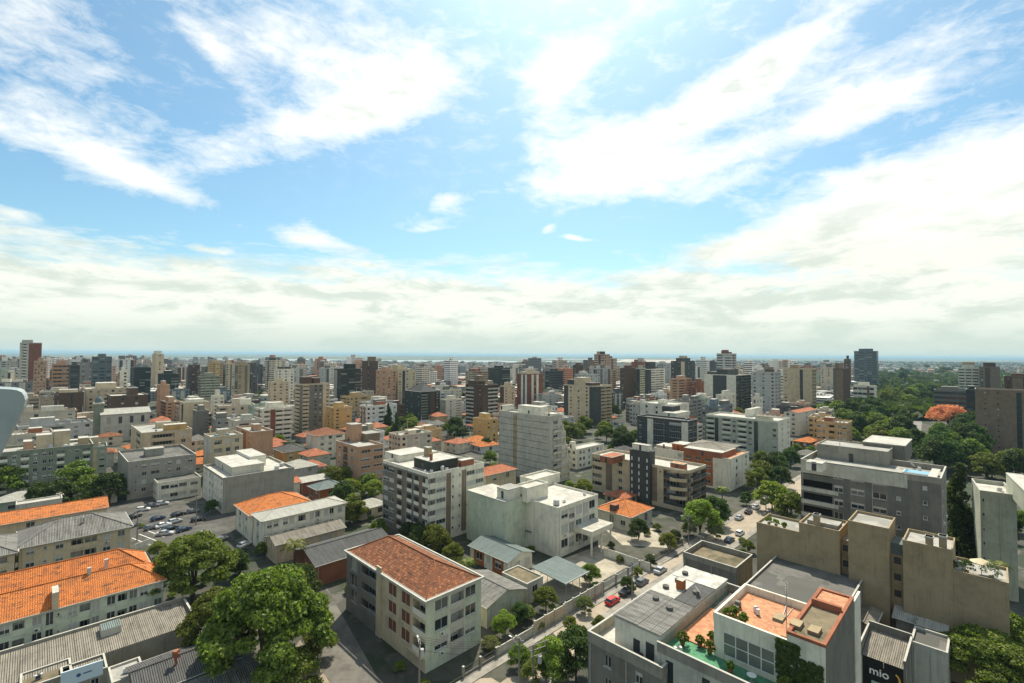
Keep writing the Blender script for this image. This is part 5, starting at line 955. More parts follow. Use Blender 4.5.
# ---------------------------------------------------------------- trees
def crown_mesh(name, R_, Hc, n, ls, m, seed, shape='round'):
    r = np.random.default_rng(seed); nl = {'round': 22, 'broad': 95, 'cone': 22, 'column': 16}[shape]; L_ = []
    for i in range(nl):
        a = r.uniform(0, 2*np.pi)
        if shape == 'cone': h_ = (i+.5)/nl; rr = R_*(1-h_)*r.uniform(.5, .9); L_.append((np.cos(a)*rr, np.sin(a)*rr, Hc*(h_*1.0), R_*(.52*(1-h_)+.12), .9))
        elif shape == 'column': h_ = (i+.5)/nl; rr = R_*.4*r.random(); L_.append((np.cos(a)*rr, np.sin(a)*rr, Hc*h_, R_*(.75-.5*abs(h_-.4)), 1.2))
        else:
            fi = (i+.5)/nl; a = i*2.39996+r.uniform(-.4, .4); rr = R_*(.80 if shape == 'round' else .86)*np.sqrt(fi)*r.uniform(.85, 1.08); z_ = Hc*(.74*(1-fi**1.5)+.06)*r.uniform(.82, 1.12)+Hc*.04; lr = R_*(r.uniform(.22, .38) if shape == 'round' else r.uniform(.13, .21)); L_.append((np.cos(a)*rr, np.sin(a)*rr, z_, lr, .62 if shape == 'broad' else .75))
    L_ = np.array(L_); w_ = L_[:, 3]**2; k = r.choice(nl, n, p=w_/w_.sum()); dv = r.normal(size=(n, 3)); dv[:, 2] = np.where(dv[:, 2] < -.3, -dv[:, 2], dv[:, 2]); dv /= np.linalg.norm(dv, axis=1)[:, None]
    rad_ = L_[k, 3]*(.55+.62*r.random(n)**.7+.16*np.sin(dv[:, 0]*9+k)*np.cos(dv[:, 1]*8)); P_ = L_[k, :3]+dv*rad_[:, None]*np.stack([np.ones(n), np.ones(n), L_[k, 4]], 1)
    nn = dv+r.normal(scale=.8, size=(n, 3)); nn /= np.linalg.norm(nn, axis=1)[:, None]; u = np.cross(nn, r.normal(size=(n, 3))); u /= np.linalg.norm(u, axis=1)[:, None]; v = np.cross(nn, u)
    s_ = (ls*r.uniform(.6, 1.3, n))[:, None]; V = np.stack([P_-u*s_*.5, P_+v*s_*.34, P_+u*s_*.5, P_-v*s_*.34], 1).reshape(-1, 3)
    me = bpy.data.meshes.new(name); me.vertices.add(4*n); me.vertices.foreach_set('co', V.ravel()); me.loops.add(4*n); me.loops.foreach_set('vertex_index', np.arange(4*n)); me.polygons.add(n); me.polygons.foreach_set('loop_start', np.arange(0, 4*n, 4)); me.polygons.foreach_set('loop_total', np.full(n, 4))
    me.materials.append(m); me.update(); me.validate(); return me, L_
def trunk_mesh(h_, r0, lobes, seed, n=7):
    r = random.Random(seed); M = MB(); M.tube((0, 0, -.1), (0, 0, h_*.55), r0, r0*.75, BARK, 8); 
    for i in range(min(n, len(lobes))): l = lobes[i]; a = Vector((0, 0, h_*(.4+.15*r.random()))); b_ = Vector((l[0]*.8, l[1]*.8, h_+l[2]*.7)); mm = a.lerp(b_, .5)+Vector((0, 0, .4)); M.tube(a, mm, r0*.5, r0*.32, BARK, 6); M.tube(mm, b_, r0*.32, r0*.1, BARK, 5)
    return M.mesh('trunk')
TREES = {}
def kind_of(k, R_, Hc, ht, n, ls, m, shape, seed, tr=.3):
    me, L_ = crown_mesh('crown', R_, Hc, n, ls, m, seed, shape); TREES.setdefault(k, []).append((R_, Hc, ht, me, trunk_mesh(ht, tr, L_, seed)))
kind_of('big', 9, 10, 5.0, 60000, .50, LF, 'broad', 1, .6); kind_of('big', 9, 11, 5.0, 60000, .50, LF, 'broad', 2, .6)
kind_of('near', 4, 5.5, 2, 14000, .34, LF, 'round', 3, .2); kind_of('near', 4, 5, 2, 14000, .34, LF, 'round', 4, .2); kind_of('near', 4, 5.5, 2, 13000, .36, LY, 'round', 6, .2); kind_of('near', 4, 6, 2, 13000, .36, LD, 'round', 7, .2); kind_of('neargrey', 4, 4.5, 1.6, 11000, .34, LG2, 'round', 5, .2)
for i in range(3): kind_of('mid', 5, 7, 2.0, 6500, .62, LF, 'round', 10+i, .25); kind_of('light', 5, 6, 2.2, 6500, .62, LY, 'broad', 20+i, .25)
for i in range(2): kind_of('dark', 5, 8, 2.0, 6500, .62, LD, 'round', 30+i, .25)
kind_of('conifer', 4.2, 17, 1.5, 16000, .5, LD, 'cone', 40, .35); kind_of('cypress', 1.8, 13, 1, 5000, .45, LD, 'column', 41, .2); kind_of('pink', 9, 7, 4.5, 9000, .75, LP, 'round', 42, .4)
TFOOT = []
def tree(px, py, k, R_, label, hb=None, group=None, zc=None, name='tree', z=0, sq=1.0):
    """tree whose crown middle is seen at (px, py)"""
    v = TREES[k][TFOOT.__len__() % len(TREES[k])]; s = R_/v[0]; mid_ = (v[2]+v[1]*.5*sq)*s+z
    p = at(px, py, mid_); e = empty(name, (p.x, p.y, z), random.Random(px*py).uniform(0, 6.28)); tag(e, label, 'tree', group); e.scale = (s, s, s*sq)
    link('crown', v[3], e, (0, 0, v[2])); link('trunk', v[4], e, (0, 0, 0)); TFOOT.append((p.x, p.y, R_)); return e
NG = 'big leafy trees near the viewpoint'
tree(266, 616, 'big', 10.4, 'largest dense green broadleaf tree beside the corner block with the old tile roof', sq=1.1); tree(222, 612, 'big', 7.0, 'dense green tree joined to the left side of the largest tree'); tree(194, 560, 'big', 9.0, 'round dense green tree right behind the end of the long orange roof'); tree(296, 586, 'near', 5.0, 'leafy tree against the back right of the largest tree, by the palm'); tree(285, 672, 'near', 5.0, 'green tree below the largest tree at the edge of the lane', sq=.9); tree(318, 640, 'near', 3.2, 'small tree between the largest tree and the lane')
tree(553, 655, 'near', 3.6, 'dark green bushy tree below the street fence, left of the terrace block'); tree(576, 650, 'near', 4.2, 'rounded green tree touching the terrace block at the bottom centre'); tree(536, 668, 'near', 2.6, 'low dense bush beside the metal pole frame at the bottom centre', sq=.8); tree(600, 622, 'near', 1.6, 'small shrub at the kerb below the red car')
tree(668, 540, 'near', 2.6, 'leafy street tree on the left pavement just before the bend'); tree(628, 583, 'near', 1.8, 'small tree overhanging the left wall near the red hatchback'); tree(716, 530, 'near', 2.4, 'street tree on the right pavement above the mossy storehouse'); tree(520, 655, 'near', 2.2, 'dark bush on the left pavement near the pole frame'); tree(158, 548, 'near', 2.2, 'small tree at the near corner of the car park'); tree(212, 505, 'near', 2.4, 'small tree at the foot of the blank grey wall')
tree(585, 603, 'near', 1.9, 'tree leaning over the pale street wall between the gate posts and railing'); tree(690, 527, 'near', 2.4, 'tree on the left pavement between the twin trees and the bend'); tree(570, 622, 'near', 1.5, 'low tree at the foot of the pale wall with gate posts'); tree(236, 560, 'near', 3.4, 'leafy tree filling the gap between the round tree and the beige sheet roof')
tree(546, 596, 'near', 2.7, 'small street-side tree growing in front of the round-windowed grey house'); tree(590, 572, 'near', 2.6, 'dark small tree beside the open carport and the fence'); tree(638, 571, 'near', 1.3, 'smallest young street tree on the pavement by the parked silver cars'); tree(650, 560, 'near', 1.7, 'round young street tree in front of the white walls on the street')
tree(434, 536, 'near', 4.4, 'bright green tree behind the old tiled roof, left of the white complex'); tree(452, 552, 'near', 3.0, 'smaller green tree right behind the ridge of the old tiled roof'); tree(700, 514, 'near', 5.6, 'rounded light green tree where the stone street bends'); tree(716, 508, 'near', 4.6, 'darker half of the pair of trees at the bend of the street')
tree(748, 545, 'near', 1.9, 'small dark street tree right of the mossy-roofed storehouse'); tree(742, 553, 'near', 1.6, 'low shrub at the right kerb beside the mossy-roofed storehouse'); tree(505, 622, 'near', 2.4, 'bushes along the fence in front of the corrugated house'); tree(520, 612, 'near', 2.2, 'garden shrub beside the corrugated house'); tree(490, 640, 'near', 2.0, 'hedge-like shrub in the front garden of the corner block', sq=.6)
tree(772, 492, 'light', 6.5, 'bright green broad tree directly left of the grey concrete building'); tree(790, 505, 'mid', 5.5, 'green tree under the left corner of the grey concrete building'); tree(757, 478, 'mid', 5, 'leafy tree left behind the bright green broad tree')
tree(990, 655, 'big', 8.2, 'broad flat-topped green tree in the bottom right corner', sq=.85); tree(1012, 640, 'near', 5.5, 'green tree at the right edge behind the broad flat-topped tree'); tree(995, 611, 'neargrey', 3.2, 'grey-green bush at the foot of the long beige wall')
tree(961, 512, 'conifer', 6.2, 'tall dark conifer between the grey concrete building and the pale green building'); tree(949, 505, 'light', 2.6, 'yellow-green tree at the left foot of the tall dark conifer'); tree(218, 418, 'cypress', 1.9, 'narrow dark cypress beside the old orange roof, left'); tree(948, 414, 'pink', 13, 'wide tree in pink-orange flower beside the avenue'); tree(846, 404, 'conifer', 4, 'dark conifer in front of the dark brown slab')
tree(76, 476, 'mid', 6.8, 'bright round tree in front of the pale green apartment block'); tree(90, 487, 'mid', 5.5, 'second round tree in front of the right end of the pale green block'); tree(4, 478, 'mid', 7.5, 'dark leafy tree at the left edge before the pale green block'); tree(60, 492, 'dark', 5.5, 'shaded tree low in front of the pale green block'); tree(110, 485, 'dark', 5.5, 'dark tree between the pale green block and the grey office'); tree(40, 495, 'dark', 5, 'shaded tree behind the flat white roofed shed'); tree(24, 432, 'mid', 4, 'small tree above the roof of the pale green block at far left'); tree(128, 418, 'light', 4, 'round light tree beside the domed church')
tree(388, 416, 'conifer', 4.5, 'dark conifer behind the yellow block'); tree(396, 425, 'conifer', 4, 'second dark conifer behind the yellow block, further right'); tree(456, 424, 'dark', 6, 'dark rounded tree in front of the dark brown balcony tower'); tree(378, 527, 'mid', 3, 'dark shrub at the left foot of the grey-brown block with white balconies'); tree(262, 548, 'mid', 2, 'small round tree beside the beige sheet roof')
# groves
gr_ = random.Random(21); place = {0: 'beside the yellow ochre building', }
gi = 0
WHERE = ['right of the yellow block', 'before the dark brown balcony tower', 'behind the white flat-roofed office', 'left of the dark building with columns', 'beside the long white and green block', 'below the dark brown slab', 'along the near end of the avenue, left side', 'behind the grey concrete building', 'right behind the roof of the grey concrete building', 'at the far end of the avenue, right side', 'at the far end of the avenue, left side', 'below the grey-brown banded building far right', 'right of the avenue under the pink tree', 'above the pale green building at the right edge', 'beside the white and orange building', 'above the pale green block', 'below the pink stepped tower', 'between the pink tower and the pale hipped roof', 'behind the old tiled roof', 'on the far right plain', 'beyond the avenue', 'x']
for (px_, py_, hw, hd, n_, r_, k_), wh in zip(GROVES, WHERE):
    for j in range(n_):
        for q in range(30):
            x_, y_ = px_+gr_.uniform(-hw, hw), py_+gr_.uniform(-hd, hd); p = at(x_, y_, 0)
            if not any(math.hypot(p.x-a, p.y-b_) < (c_+r_)*.40 for a, b_, c_ in TFOOT) and not blocked(p.x, p.y, -2.5): break
        k2 = gr_.choice([k_, k_, 'light' if k_ == 'mid' else 'mid', 'dark']); RR = r_*gr_.uniform(.75, 1.2)
        tone = {'mid': 'green', 'light': 'bright yellow-green', 'dark': 'dark'}[k2]; sz = 'small' if RR < r_*.9 else 'large' if RR > r_*1.05 else 'middling'
        tree(x_, y_-RR*F/max(60, p.y)*.8, k2, RR, f'{sz} {tone} tree {wh}', group=f'{sz} {tone} trees {wh}')
# scattered garden trees through the city
n_ = 0; gt = 0
while n_ < 105 and gt < 20000:
    gt += 1; d = gr_.choice([gr_.uniform(125, 330), gr_.uniform(250, 620)]); px_ = gr_.uniform(-20, 1044); x_ = (px_-512)/F*d; R_ = gr_.uniform(2.2, 4.2) if d < 350 else gr_.uniform(3.5, 7)
    if blocked(x_, d, R_*.6) or any(math.hypot(x_-a, d-b_) < (c_+R_)*.6 for a, b_, c_ in TFOOT): continue
    k2 = gr_.choice(['mid', 'dark', 'light', 'mid', 'dark']); base = proj((x_, d, 3)); a = min(LAND, key=lambda a: ((a[4][0]+a[4][2])/2-base[0])**2+4*(a[4][3]-4-base[1])**2)
    rel = 'behind' if d > a[2]+5 else 'near the foot of'; tone = {'mid': 'green', 'light': 'bright', 'dark': 'dark'}[k2]; sz = 'small' if R_ < 3 else 'middling' if R_ < 4.8 else 'large'
    lab = f'{sz} {tone} garden tree {rel} {a[3]}'
    tree(base[0], base[1], k2, R_, lab, group=lab); n_ += 1
n_ = 0; gt = 0
while n_ < 60 and gt < 20000:
    gt += 1; d = gr_.uniform(78, 185); px_ = gr_.uniform(0, 760); x_ = (px_-512)/F*d; R_ = gr_.uniform(.9, 2.0)
    if blocked(x_, d, R_*.5) or any(math.hypot(x_-a, d-b_) < (c_+R_)*.7 for a, b_, c_ in TFOOT): continue
    base = proj((x_, d, 1)); k2 = gr_.choice(['mid', 'dark', 'light']); a = min(LAND, key=lambda a: ((a[4][0]+a[4][2])/2-base[0])**2+(a[4][3]-base[1])**2)
    lab = f"{'large' if R_ > 1.5 else 'small'} {dict(mid='green', dark='dark', light='bright')[k2]} garden shrub near {a[3]}"
    e = tree(base[0], base[1], k2, R_, lab, group=lab, name='shrub', sq=.8); e['category'] = 'shrub'; n_ += 1
# far woods
M = None; r = np.random.default_rng(9); pts = []
for i in range(2300):
    px_ = r.uniform(-60, 1084) if r.random() < .45 else r.uniform(835, 1070); d = (430 if px_ > 850 else 640)+(5200 if px_ > 640 else 2700)*r.random()**1.7; pts.append(((px_-512)/F*d, d, r.uniform(6, 13)))
vv = []; 
for x_, y_, s_ in pts:
    k = 36; a = r.normal(size=(k, 3)); a /= np.linalg.norm(a, axis=1)[:, None]; a[:, 2] = np.abs(a[:, 2])*.8; c_ = a*s_*r.uniform(.6, 1.0, (k, 1))*np.array([1.8, 1.2, .8])+np.array([x_, y_, 1.5]); u = r.normal(size=(k, 3)); u /= np.linalg.norm(u, axis=1)[:, None]; v = np.cross(u, r.normal(size=(k, 3))); v /= np.linalg.norm(v, axis=1)[:, None]; z_ = s_*.42
    vv.append(np.stack([c_-u*z_, c_+v*z_, c_+u*z_, c_-v*z_], 1).reshape(-1, 3))
V = np.concatenate(vv); n4 = len(V)//4; me = bpy.data.meshes.new('distant_woods'); me.vertices.add(len(V)); me.vertices.foreach_set('co', V.ravel()); me.loops.add(len(V)); me.loops.foreach_set('vertex_index', np.arange(len(V))); me.polygons.add(n4); me.polygons.foreach_set('loop_start', np.arange(0, 4*n4, 4)); me.polygons.foreach_set('loop_total', np.full(n4, 4)); me.materials.append(LD); me.update()
o = bpy.data.objects.new('distant_woods', me); C.objects.link(o); tag(o, 'dark tree masses scattered between the far buildings', 'woods', kind='stuff')
# palms
def palm(px, py, h_, label, R_=2.6):
    p = at(px, py, h_); e = empty('palm_tree', (p.x, p.y, 0)); tag(e, label, 'palm tree', 'palm trees of the quarter'); r = random.Random(int(px)); M = MB(); M.tube((0, 0, -.1), (.1, 0, h_*.5), .22, .17, BARK, 8); M.tube((.1, 0, h_*.5), (0, 0, h_), .17, .15, BARK, 8); M.build('trunk', e); M = MB()
    for i in range(26):
        a = i*2.4; up = r.uniform(.0, 1.1); pr = Vector((0, 0, h_)); L_ = R_*r.uniform(.85, 1.15); dr = Vector((math.cos(a), math.sin(a), 0)); sd_ = Vector((-math.sin(a), math.cos(a), 0))
        for j in range(1, 8):
            f = j/7; q = Vector((0, 0, h_))+dr*L_*f+Vector((0, 0, L_*(up*f-(.55+up*.7)*f*f))); wv_ = .55*math.sin(math.pi*min(1, f*.9+.1))
            for sg in (1, -1): M.poly([pr, q, q+sd_*sg*wv_-Vector((0, 0, .22)), pr+sd_*sg*wv_*.9-Vector((0, 0, .22))], LF)
            pr = q
    M.build('crown', e)
palm(294, 543, 8.5, 'palm with drooping fronds behind the largest tree', 3.2); palm(468, 560, 7.0, 'small palm beside the right hip of the old tiled roof', 2.2); palm(783, 437, 10, 'tall slim palm before the long white and green block', 3.0); palm(722, 488, 8, 'palm against the white and orange building', 2.6); palm(996, 563, 17, 'palm-like plant on the terrace of the beige wall', 2.0)
# ---------------------------------------------------------------- potted plants on the roof garden and beige terraces
b, T0, ux0, uy0, uy1 = GARDEN
def potplant(bb, x, y, z, r_, label, pot=CLAY, m=LF):
    X_, Y_ = bb.w2(x, y); e = empty('potted_plant', (X_, Y_, z)); tag(e, label, 'potted plant', 'potted plants on the roof terraces'); M = MB(); M.cyl(0, 0, 0, .5, .25, pot, 10, .34); M.build('pot', e)
    me, _ = crown_mesh('foliage', r_, r_*1.5, 700, .22, m, int(x*10+y*7), 'round'); link('foliage', me, e, (0, 0, .4))
for i, (x, y, r_, lb) in enumerate(((3.2, b.D-1.6, .8, 'leafy plant in a pot at the far corner of the green turf'), (4.4, b.D-3.2, .6, 'potted shrub where the green turf meets the clay deck'), (6.4, uy1+1.2, .5, 'small potted plant beside the white upper wall'), (3.9, b.D-4.6, .7, 'dark bushy pot plant on the green turf edge'), (ux0-1.3, uy0+3.2, .9, 'bright bushy plant in front of the gridded window wall'), (ux0-1.9, uy0+8.6, .5, 'low plant in the middle of the green turf'))): potplant(b, x, y, T0+.1, r_, lb)
for x, y, r_, lb in ((ux0+1.2, uy1-1.2, .7, 'plant in the far left corner of the orange upper deck'), (ux0+1.4, uy1-2.8, .6, 'second plant along the left parapet of the orange deck'), (ux0+2.6, uy1-1.4, .5, 'grey pot plant beside the corner plants of the orange deck')): potplant(b, x, y, 24.0, r_, lb, MG)
b2 = BEIGE
for j, (yy, z_, r_, m_, lb) in enumerate(((2, 18.3, 1.5, LG2, 'pale yellow-green shrub at the right end of the beige wall terrace'), (5, 18.3, 1.2, LD, 'dark shrub beside the pale shrub on the beige terrace'), (7, 18.3, 1.0, LD, 'dark plant below the parasol on the beige terrace'), (8.3, 18.3, .8, LF, 'small green plant at the foot of the beige chimney'), (b2.D-2, 18.6, .9, LF, 'green plants at the far left end of the beige terrace'), (b2.D-3.4, 18.6, .8, LY, 'light green plant on the left end of the beige terrace'), (b2.D-5, 18.6, .6, LF, 'low plant near the step of the left beige terrace'))): potplant(b2, 1.6, yy, z_, r_, lb, BG, m_)
M = MB(); M.cyl(0, 0, .68, .72, .5, FR, 12); M.cyl(0, 0, 0, .68, .04, MET, 6); M.cyl(0, 0, 0, .03, .25, MET, 8); q = M.build('table', None, (*b.w2(ux0-1.7, uy0+6.4), T0+.02)); tag(q, 'small round white table standing on the green turf', 'table')
M = MB(); M.box(0, 1.6, 0, .6, .3, .4, MG); M.box(0, .08, 0, .6, 0, .3, MG); M.box(1.52, 1.6, 0, .6, 0, .3, MG); M.box(1.1, 1.6, 0, .6, .4, .8, MG); q = M.build('bench', None, (*b.w2(ux0+3.5, uy1-1.3), 24.02), b.th); tag(q, 'grey bench against the far parapet of the orange deck', 'bench')
b.ac(9, 8, 24.02)
M = MB(); [M.tube((ux0+5+i_*.0, uy0+5.3, 24.06+i_*.1), (13.8, uy0+5.3+i_*.8, 24.06+i_*.1), .05, .05, MET, 5) for i_ in range(2)]; M.build('pipe_run', b.o)
# climbing plant down the stair block
x0 = GARDEN[2]-.12; M = MB(); r = random.Random(3); bX = GARDEN[0]
for i in range(1500):
    y = uy0+r.uniform(.1, 4.4); z = 25.0-abs(r.gauss(0, 1))*4.2-(1.4 if y < uy0+2.2 else .2); 
    if z < 15: continue
    q = Vector((x0-.05-r.random()*.12, y, z)); a = r.uniform(0, 6.28); s_ = .22; u_ = Vector((.3*math.sin(a*3), math.cos(a), math.sin(a)))*s_; v_ = Vector((-.2, -math.sin(a), math.cos(a)))*s_*.7; M.poly([q-u_, q-v_, q+u_, q+v_], LD)
iv = M.build('ivy', None, (*bX.w2(0, 0), 0), bX.th); tag(iv, 'dark green climbing ivy on the white wall beside the gridded window', 'ivy')
# ---------------------------------------------------------------- cars
def car_mesh(paint, kind):
    """body shell lofted along its length with wheel arches, bumpers and cabin"""
    L_, Wd_, hh = (4.1, 1.72, 1.48) if kind == 'hatch' else (4.5, 1.78, 1.44)
    if kind == 'hatch': prof = [(-2.05, .45, .62), (-1.98, .28, .92), (-1.6, .22, .98), (-.9, .22, 1.02), (.0, .22, 1.0), (.9, .22, .96), (1.5, .22, .88), (1.9, .26, .74), (2.05, .40, .58)]; cab = [(-1.95, .92), (-1.55, 1.42), (-.7, 1.48), (.2, 1.44), (1.0, .95)]
    else: prof = [(-2.25, .45, .66), (-2.18, .28, .94), (-1.6, .22, .98), (-.9, .22, .98), (.0, .22, .97), (.9, .22, .94), (1.6, .22, .86), (2.1, .26, .72), (2.25, .40, .56)]; cab = [(-1.7, .96), (-1.0, 1.38), (-.4, 1.44), (.3, 1.40), (1.1, .94)]
    M = MB(); hw = Wd_/2
    def sec(x, z0, z1, k=1.0): w_ = hw*k; return [(x, -w_*.93, z0), (x, -w_, z0+.25*(z1-z0)), (x, -w_, z0+.7*(z1-z0)), (x, -w_*.90, z1), (x, w_*.90, z1), (x, w_, z0+.7*(z1-z0)), (x, w_, z0+.25*(z1-z0)), (x, w_*.93, z0)]
    S_ = [sec(x, a, c_, .90 if i in (0, len(prof)-1) else 1) for i, (x, a, c_) in enumerate(prof)]
    for a, c_ in zip(S_, S_[1:]):
        for j in range(8): M.poly([a[j], c_[j], c_[(j+1) % 8], a[(j+1) % 8]], paint)
    M.poly(S_[0], paint); M.poly(S_[-1][::-1], paint)
    body = M; G = MB(); Rf = MB()
    cs = [[(x, -hw*(.88 if z < 1.1 else .70), z), (x, hw*(.88 if z < 1.1 else .70), z)] for x, z in cab]
    for i, (a, c_) in enumerate(zip(cs, cs[1:])):
        (body if i in (1, 2) else G).poly([a[0], c_[0], c_[1], a[1]], paint if i in (1, 2) else GLI)
    for sg in (0, 1):
        lo = [(x, (-1, 1)[sg]*hw*.88, .97) for x, z in cab]
        for i in range(4): G.poly([lo[i], lo[i+1], cs[i+1][sg], cs[i][sg]], GLI)
    Wm = MB(); n = 14
    for i in range(n):
        a0, a1 = 2*math.pi*i/n, 2*math.pi*(i+1)/n; c0, s0_, c1, s1_ = math.cos(a0), math.sin(a0), math.cos(a1), math.sin(a1); R_ = .31
        Wm.poly([(R_*c0, -.1, R_*s0_), (R_*c1, -.1, R_*s1_), (R_*c1, .1, R_*s1_), (R_*c0, .1, R_*s0_)], BK)
        for y in (-.1, .1): Wm.poly([(R_*c0, y, R_*s0_), (R_*c1, y, R_*s1_), (.2*c1, y, .2*s1_), (.2*c0, y, .2*s0_)], BK); Wm.poly([(.2*c0, y*1.02, .2*s0_), (.2*c1, y*1.02, .2*s1_), (0, y*1.05, 0)], MET)
    hl = MB(); hl.box(-.04, .05, -.2, .2, -.07, .07, FR); tl = MB(); tl.box(-.04, .04, -.12, .12, -.1, .1, mat('tail_red', (.35, .02, .015), .3, amt=.1))
    return dict(body=body.mesh('body'), glass=G.mesh('glazing'), wheel=Wm.mesh('wheel'), hl=hl.mesh('headlight'), tl=tl.mesh('tail_light'), hw=hw, L=L_)
CP = {'red': (.55, .02, .02), 'silver': (.42, .43, .43), 'white': (.72, .72, .70), 'black': (.015, .015, .017), 'grey': (.13, .135, .14), 'dark blue': (.02, .035, .08)}
CARS = {}
def car(colr, kind, p, az, label, parts=True, group='cars parked along the streets'):
    if (colr, kind) not in CARS: CARS[(colr, kind)] = car_mesh(mat('paint_'+colr, CP[colr], .22, spec=.6, amt=.05), kind)
    c_ = CARS[(colr, kind)]; e = empty('car', (p[0], p[1], p[2] if len(p) > 2 else .02), az); tag(e, label, 'car', group); link('body', c_['body'], e, (0, 0, 0)); link('windows', c_['glass'], e, (0, 0, 0))
    if not parts: return e
    for sx_ in (-1.3, 1.32):
        for sy in (-1, 1): link('wheel', c_['wheel'], e, (sx_, sy*(c_['hw']-.1), .31))
    for sy in (-1, 1): link('headlight', c_['hl'], e, (c_['L']/2-.12, sy*.6, .62)); link('tail_light', c_['tl'], e, (-c_['L']/2+.1, sy*.66, .75))
    return e
A45 = rad(45)
def at_street(px, py, off):   # a point of the main street at this height of the picture, off metres across it
    p = at(px, py, .6); k = p.xy.dot(u1); q = u1*k+n1*(mid+off); return (q.x, q.y, .02)
hs_ = -1.9
car('red', 'hatch', at_street(614, 601, hs_), A45, 'red hatchback parked at the kerb beside the patched sheet roof'); car('black', 'sedan', at_street(628, 592, hs_), A45, 'black sedan parked right behind the red hatchback')
car('grey', 'hatch', at_street(646, 583, hs_), A45, 'grey hatchback, nearer of the two by the young street trees'); car('silver', 'sedan', at_street(664, 571, hs_), A45, 'silver sedan parked in front of the grey hatchback, up the street')
for px_, py_, c_, k_, off, lb in ((738, 517, 'silver', 'sedan', -2.7, 'silver sedan, nearest of the row at the far bend of the street'), (746, 511, 'black', 'hatch', -2.7, 'black hatchback second in the row at the far bend'), (753, 506, 'white', 'sedan', -2.7, 'white sedan third in the row at the far bend'), (760, 501, 'grey', 'hatch', -2.7, 'grey hatchback fourth in the row at the far bend'), (766, 497, 'silver', 'hatch', -2.7, 'silver hatchback last in the row at the far bend'), (717, 536, 'dark blue', 'sedan', 2.5, 'dark blue sedan in tree shade left of the mossy storehouse'), (745, 534, 'white', 'hatch', 2.7, 'white hatchback on the right kerb above the mossy storehouse')): car(c_, k_, at_street(px_, py_, off), A45, lb)
for px_, py_, a, c_, k_, lb in ((163, 526, 60, 'white', 'sedan', 'white sedan parked in the middle of the left car park'), (170, 529, 60, 'black', 'sedan', 'black sedan between white cars in the left car park'), (175, 522, 60, 'silver', 'hatch', 'silver hatchback behind the white sedan in the car park'), (165, 534, 20, 'silver', 'sedan', 'silver sedan nearest the round tree in the car park'), (184, 530, 60, 'dark blue', 'hatch', 'dark blue hatchback at the right end of the car park'), (143, 510, 25, 'white', 'hatch', 'white hatchback under the gallery of the corner shop'), (152, 506, 25, 'grey', 'sedan', 'grey sedan beside the corner shop pillars'), (135, 517, 80, 'black', 'hatch', 'black hatchback beside the round tree and beige block'), (162, 504, 25, 'silver', 'hatch', 'silver hatchback in front of the corner shop'), (133, 526, 80, 'grey', 'hatch', 'grey hatchback near the hipped end of the grey sheet roof'), (245, 545, 70, 'white', 'hatch', 'white hatchback beside the white and orange row of houses'), (238, 552, 70, 'black', 'sedan', 'black sedan in the gap between round tree and white house'), (198, 520, 40, 'black', 'hatch', 'black hatchback driving past the blank grey wall'), (192, 512, 40, 'grey', 'sedan', 'grey sedan leaving the junction by the corner shop'), (178, 515, 60, 'black', 'hatch', 'black hatchback, rearmost in the middle row of the car park'), (158, 519, 60, 'dark blue', 'hatch', 'dark blue hatchback on the left of the middle row'), (152, 528, 60, 'grey', 'hatch', 'grey hatchback near the painted bay lines'), (203, 535, 60, 'white', 'sedan', 'white sedan in front of the small wall tree'), (222, 540, 70, 'grey', 'hatch', 'grey hatchback at the kerb before the white house row')): p = at(px_, py_, .3); car(c_, k_, (p.x, p.y, .02), rad(a), lb)
p = at(206, 641, .3); car('silver', 'sedan', (p.x, p.y, .04), rad(15), 'silver sedan half hidden under the largest tree at the bottom left')
av = (av1-av0).xy.normalized(); an = Vector((av.y, -av.x)); cr_ = random.Random(8); CL = []
for i in range(34):
    k = cr_.uniform(10, (av1-av0).length*.8); sd_ = cr_.choice([-8.7, -4.5, 4.5, 8.7]); q = av0.xy+av*k+an*sd_
    if any((q-z_).length < 6 for z_ in CL): continue
    CL.append(q); c_ = cr_.choice(list(CP)[1:]); lane_ = {-8.7: 'outer left lane', -4.5: 'inner left lane', 4.5: 'inner right lane', 8.7: 'outer right lane'}[sd_]; ff_ = 'near' if k < 90 else 'middle' if k < 200 else 'far'
    lb = f'{c_} car in the {lane_} at the {ff_} stretch of the tree-lined avenue'; car(c_, 'hatch', (q.x, q.y, .02), math.atan2(av.y, av.x), lb, False, lb.replace(' car ', ' cars '))
# ---------------------------------------------------------------- fences, walls, poles, wires
def fence(label, a, b_, h_, m, posts=0, pick=True, name='fence', th=.12, group=None):
    a, b_ = Vector(a[:2]), Vector(b_[:2]); L_ = (b_-a).length; ang = math.atan2((b_-a).y, (b_-a).x); e = empty(name, (*a, 0), ang); tag(e, label, 'fence' if name == 'fence' else 'wall', group); M = MB()
    if pick:
        M.box(0, L_, -th/2, th/2, 0, .5, CG); n = int(L_/.18)
        for i in range(n): x_ = L_*(i+.5)/n; M.box(x_-.012, x_+.012, -.012, .012, .5, h_, m)
        for z_ in (.8, h_-.15): M.box(0, L_, -.03, .03, z_, z_+.06, m)
        M.build('railing', e)
    else: M.box(0, L_, -th/2, th/2, 0, h_, m); M.box(-.02, L_+.02, -th/2-.04, th/2+.04, h_, h_+.08, CAP); M.build('panel', e)
    for i in range(posts): x_ = L_*i/max(1, posts-1); M = MB(); M.box(x_-.2, x_+.2, -.2, .2, 0, h_+.25, m if not pick else CG, CAP); M.build('post', e)
    return e
def along(px, py, off): p = at(px, py, 0); k = p.xy.dot(u1); return u1*k+n1*(mid+off)
lo = -SW/2-.3
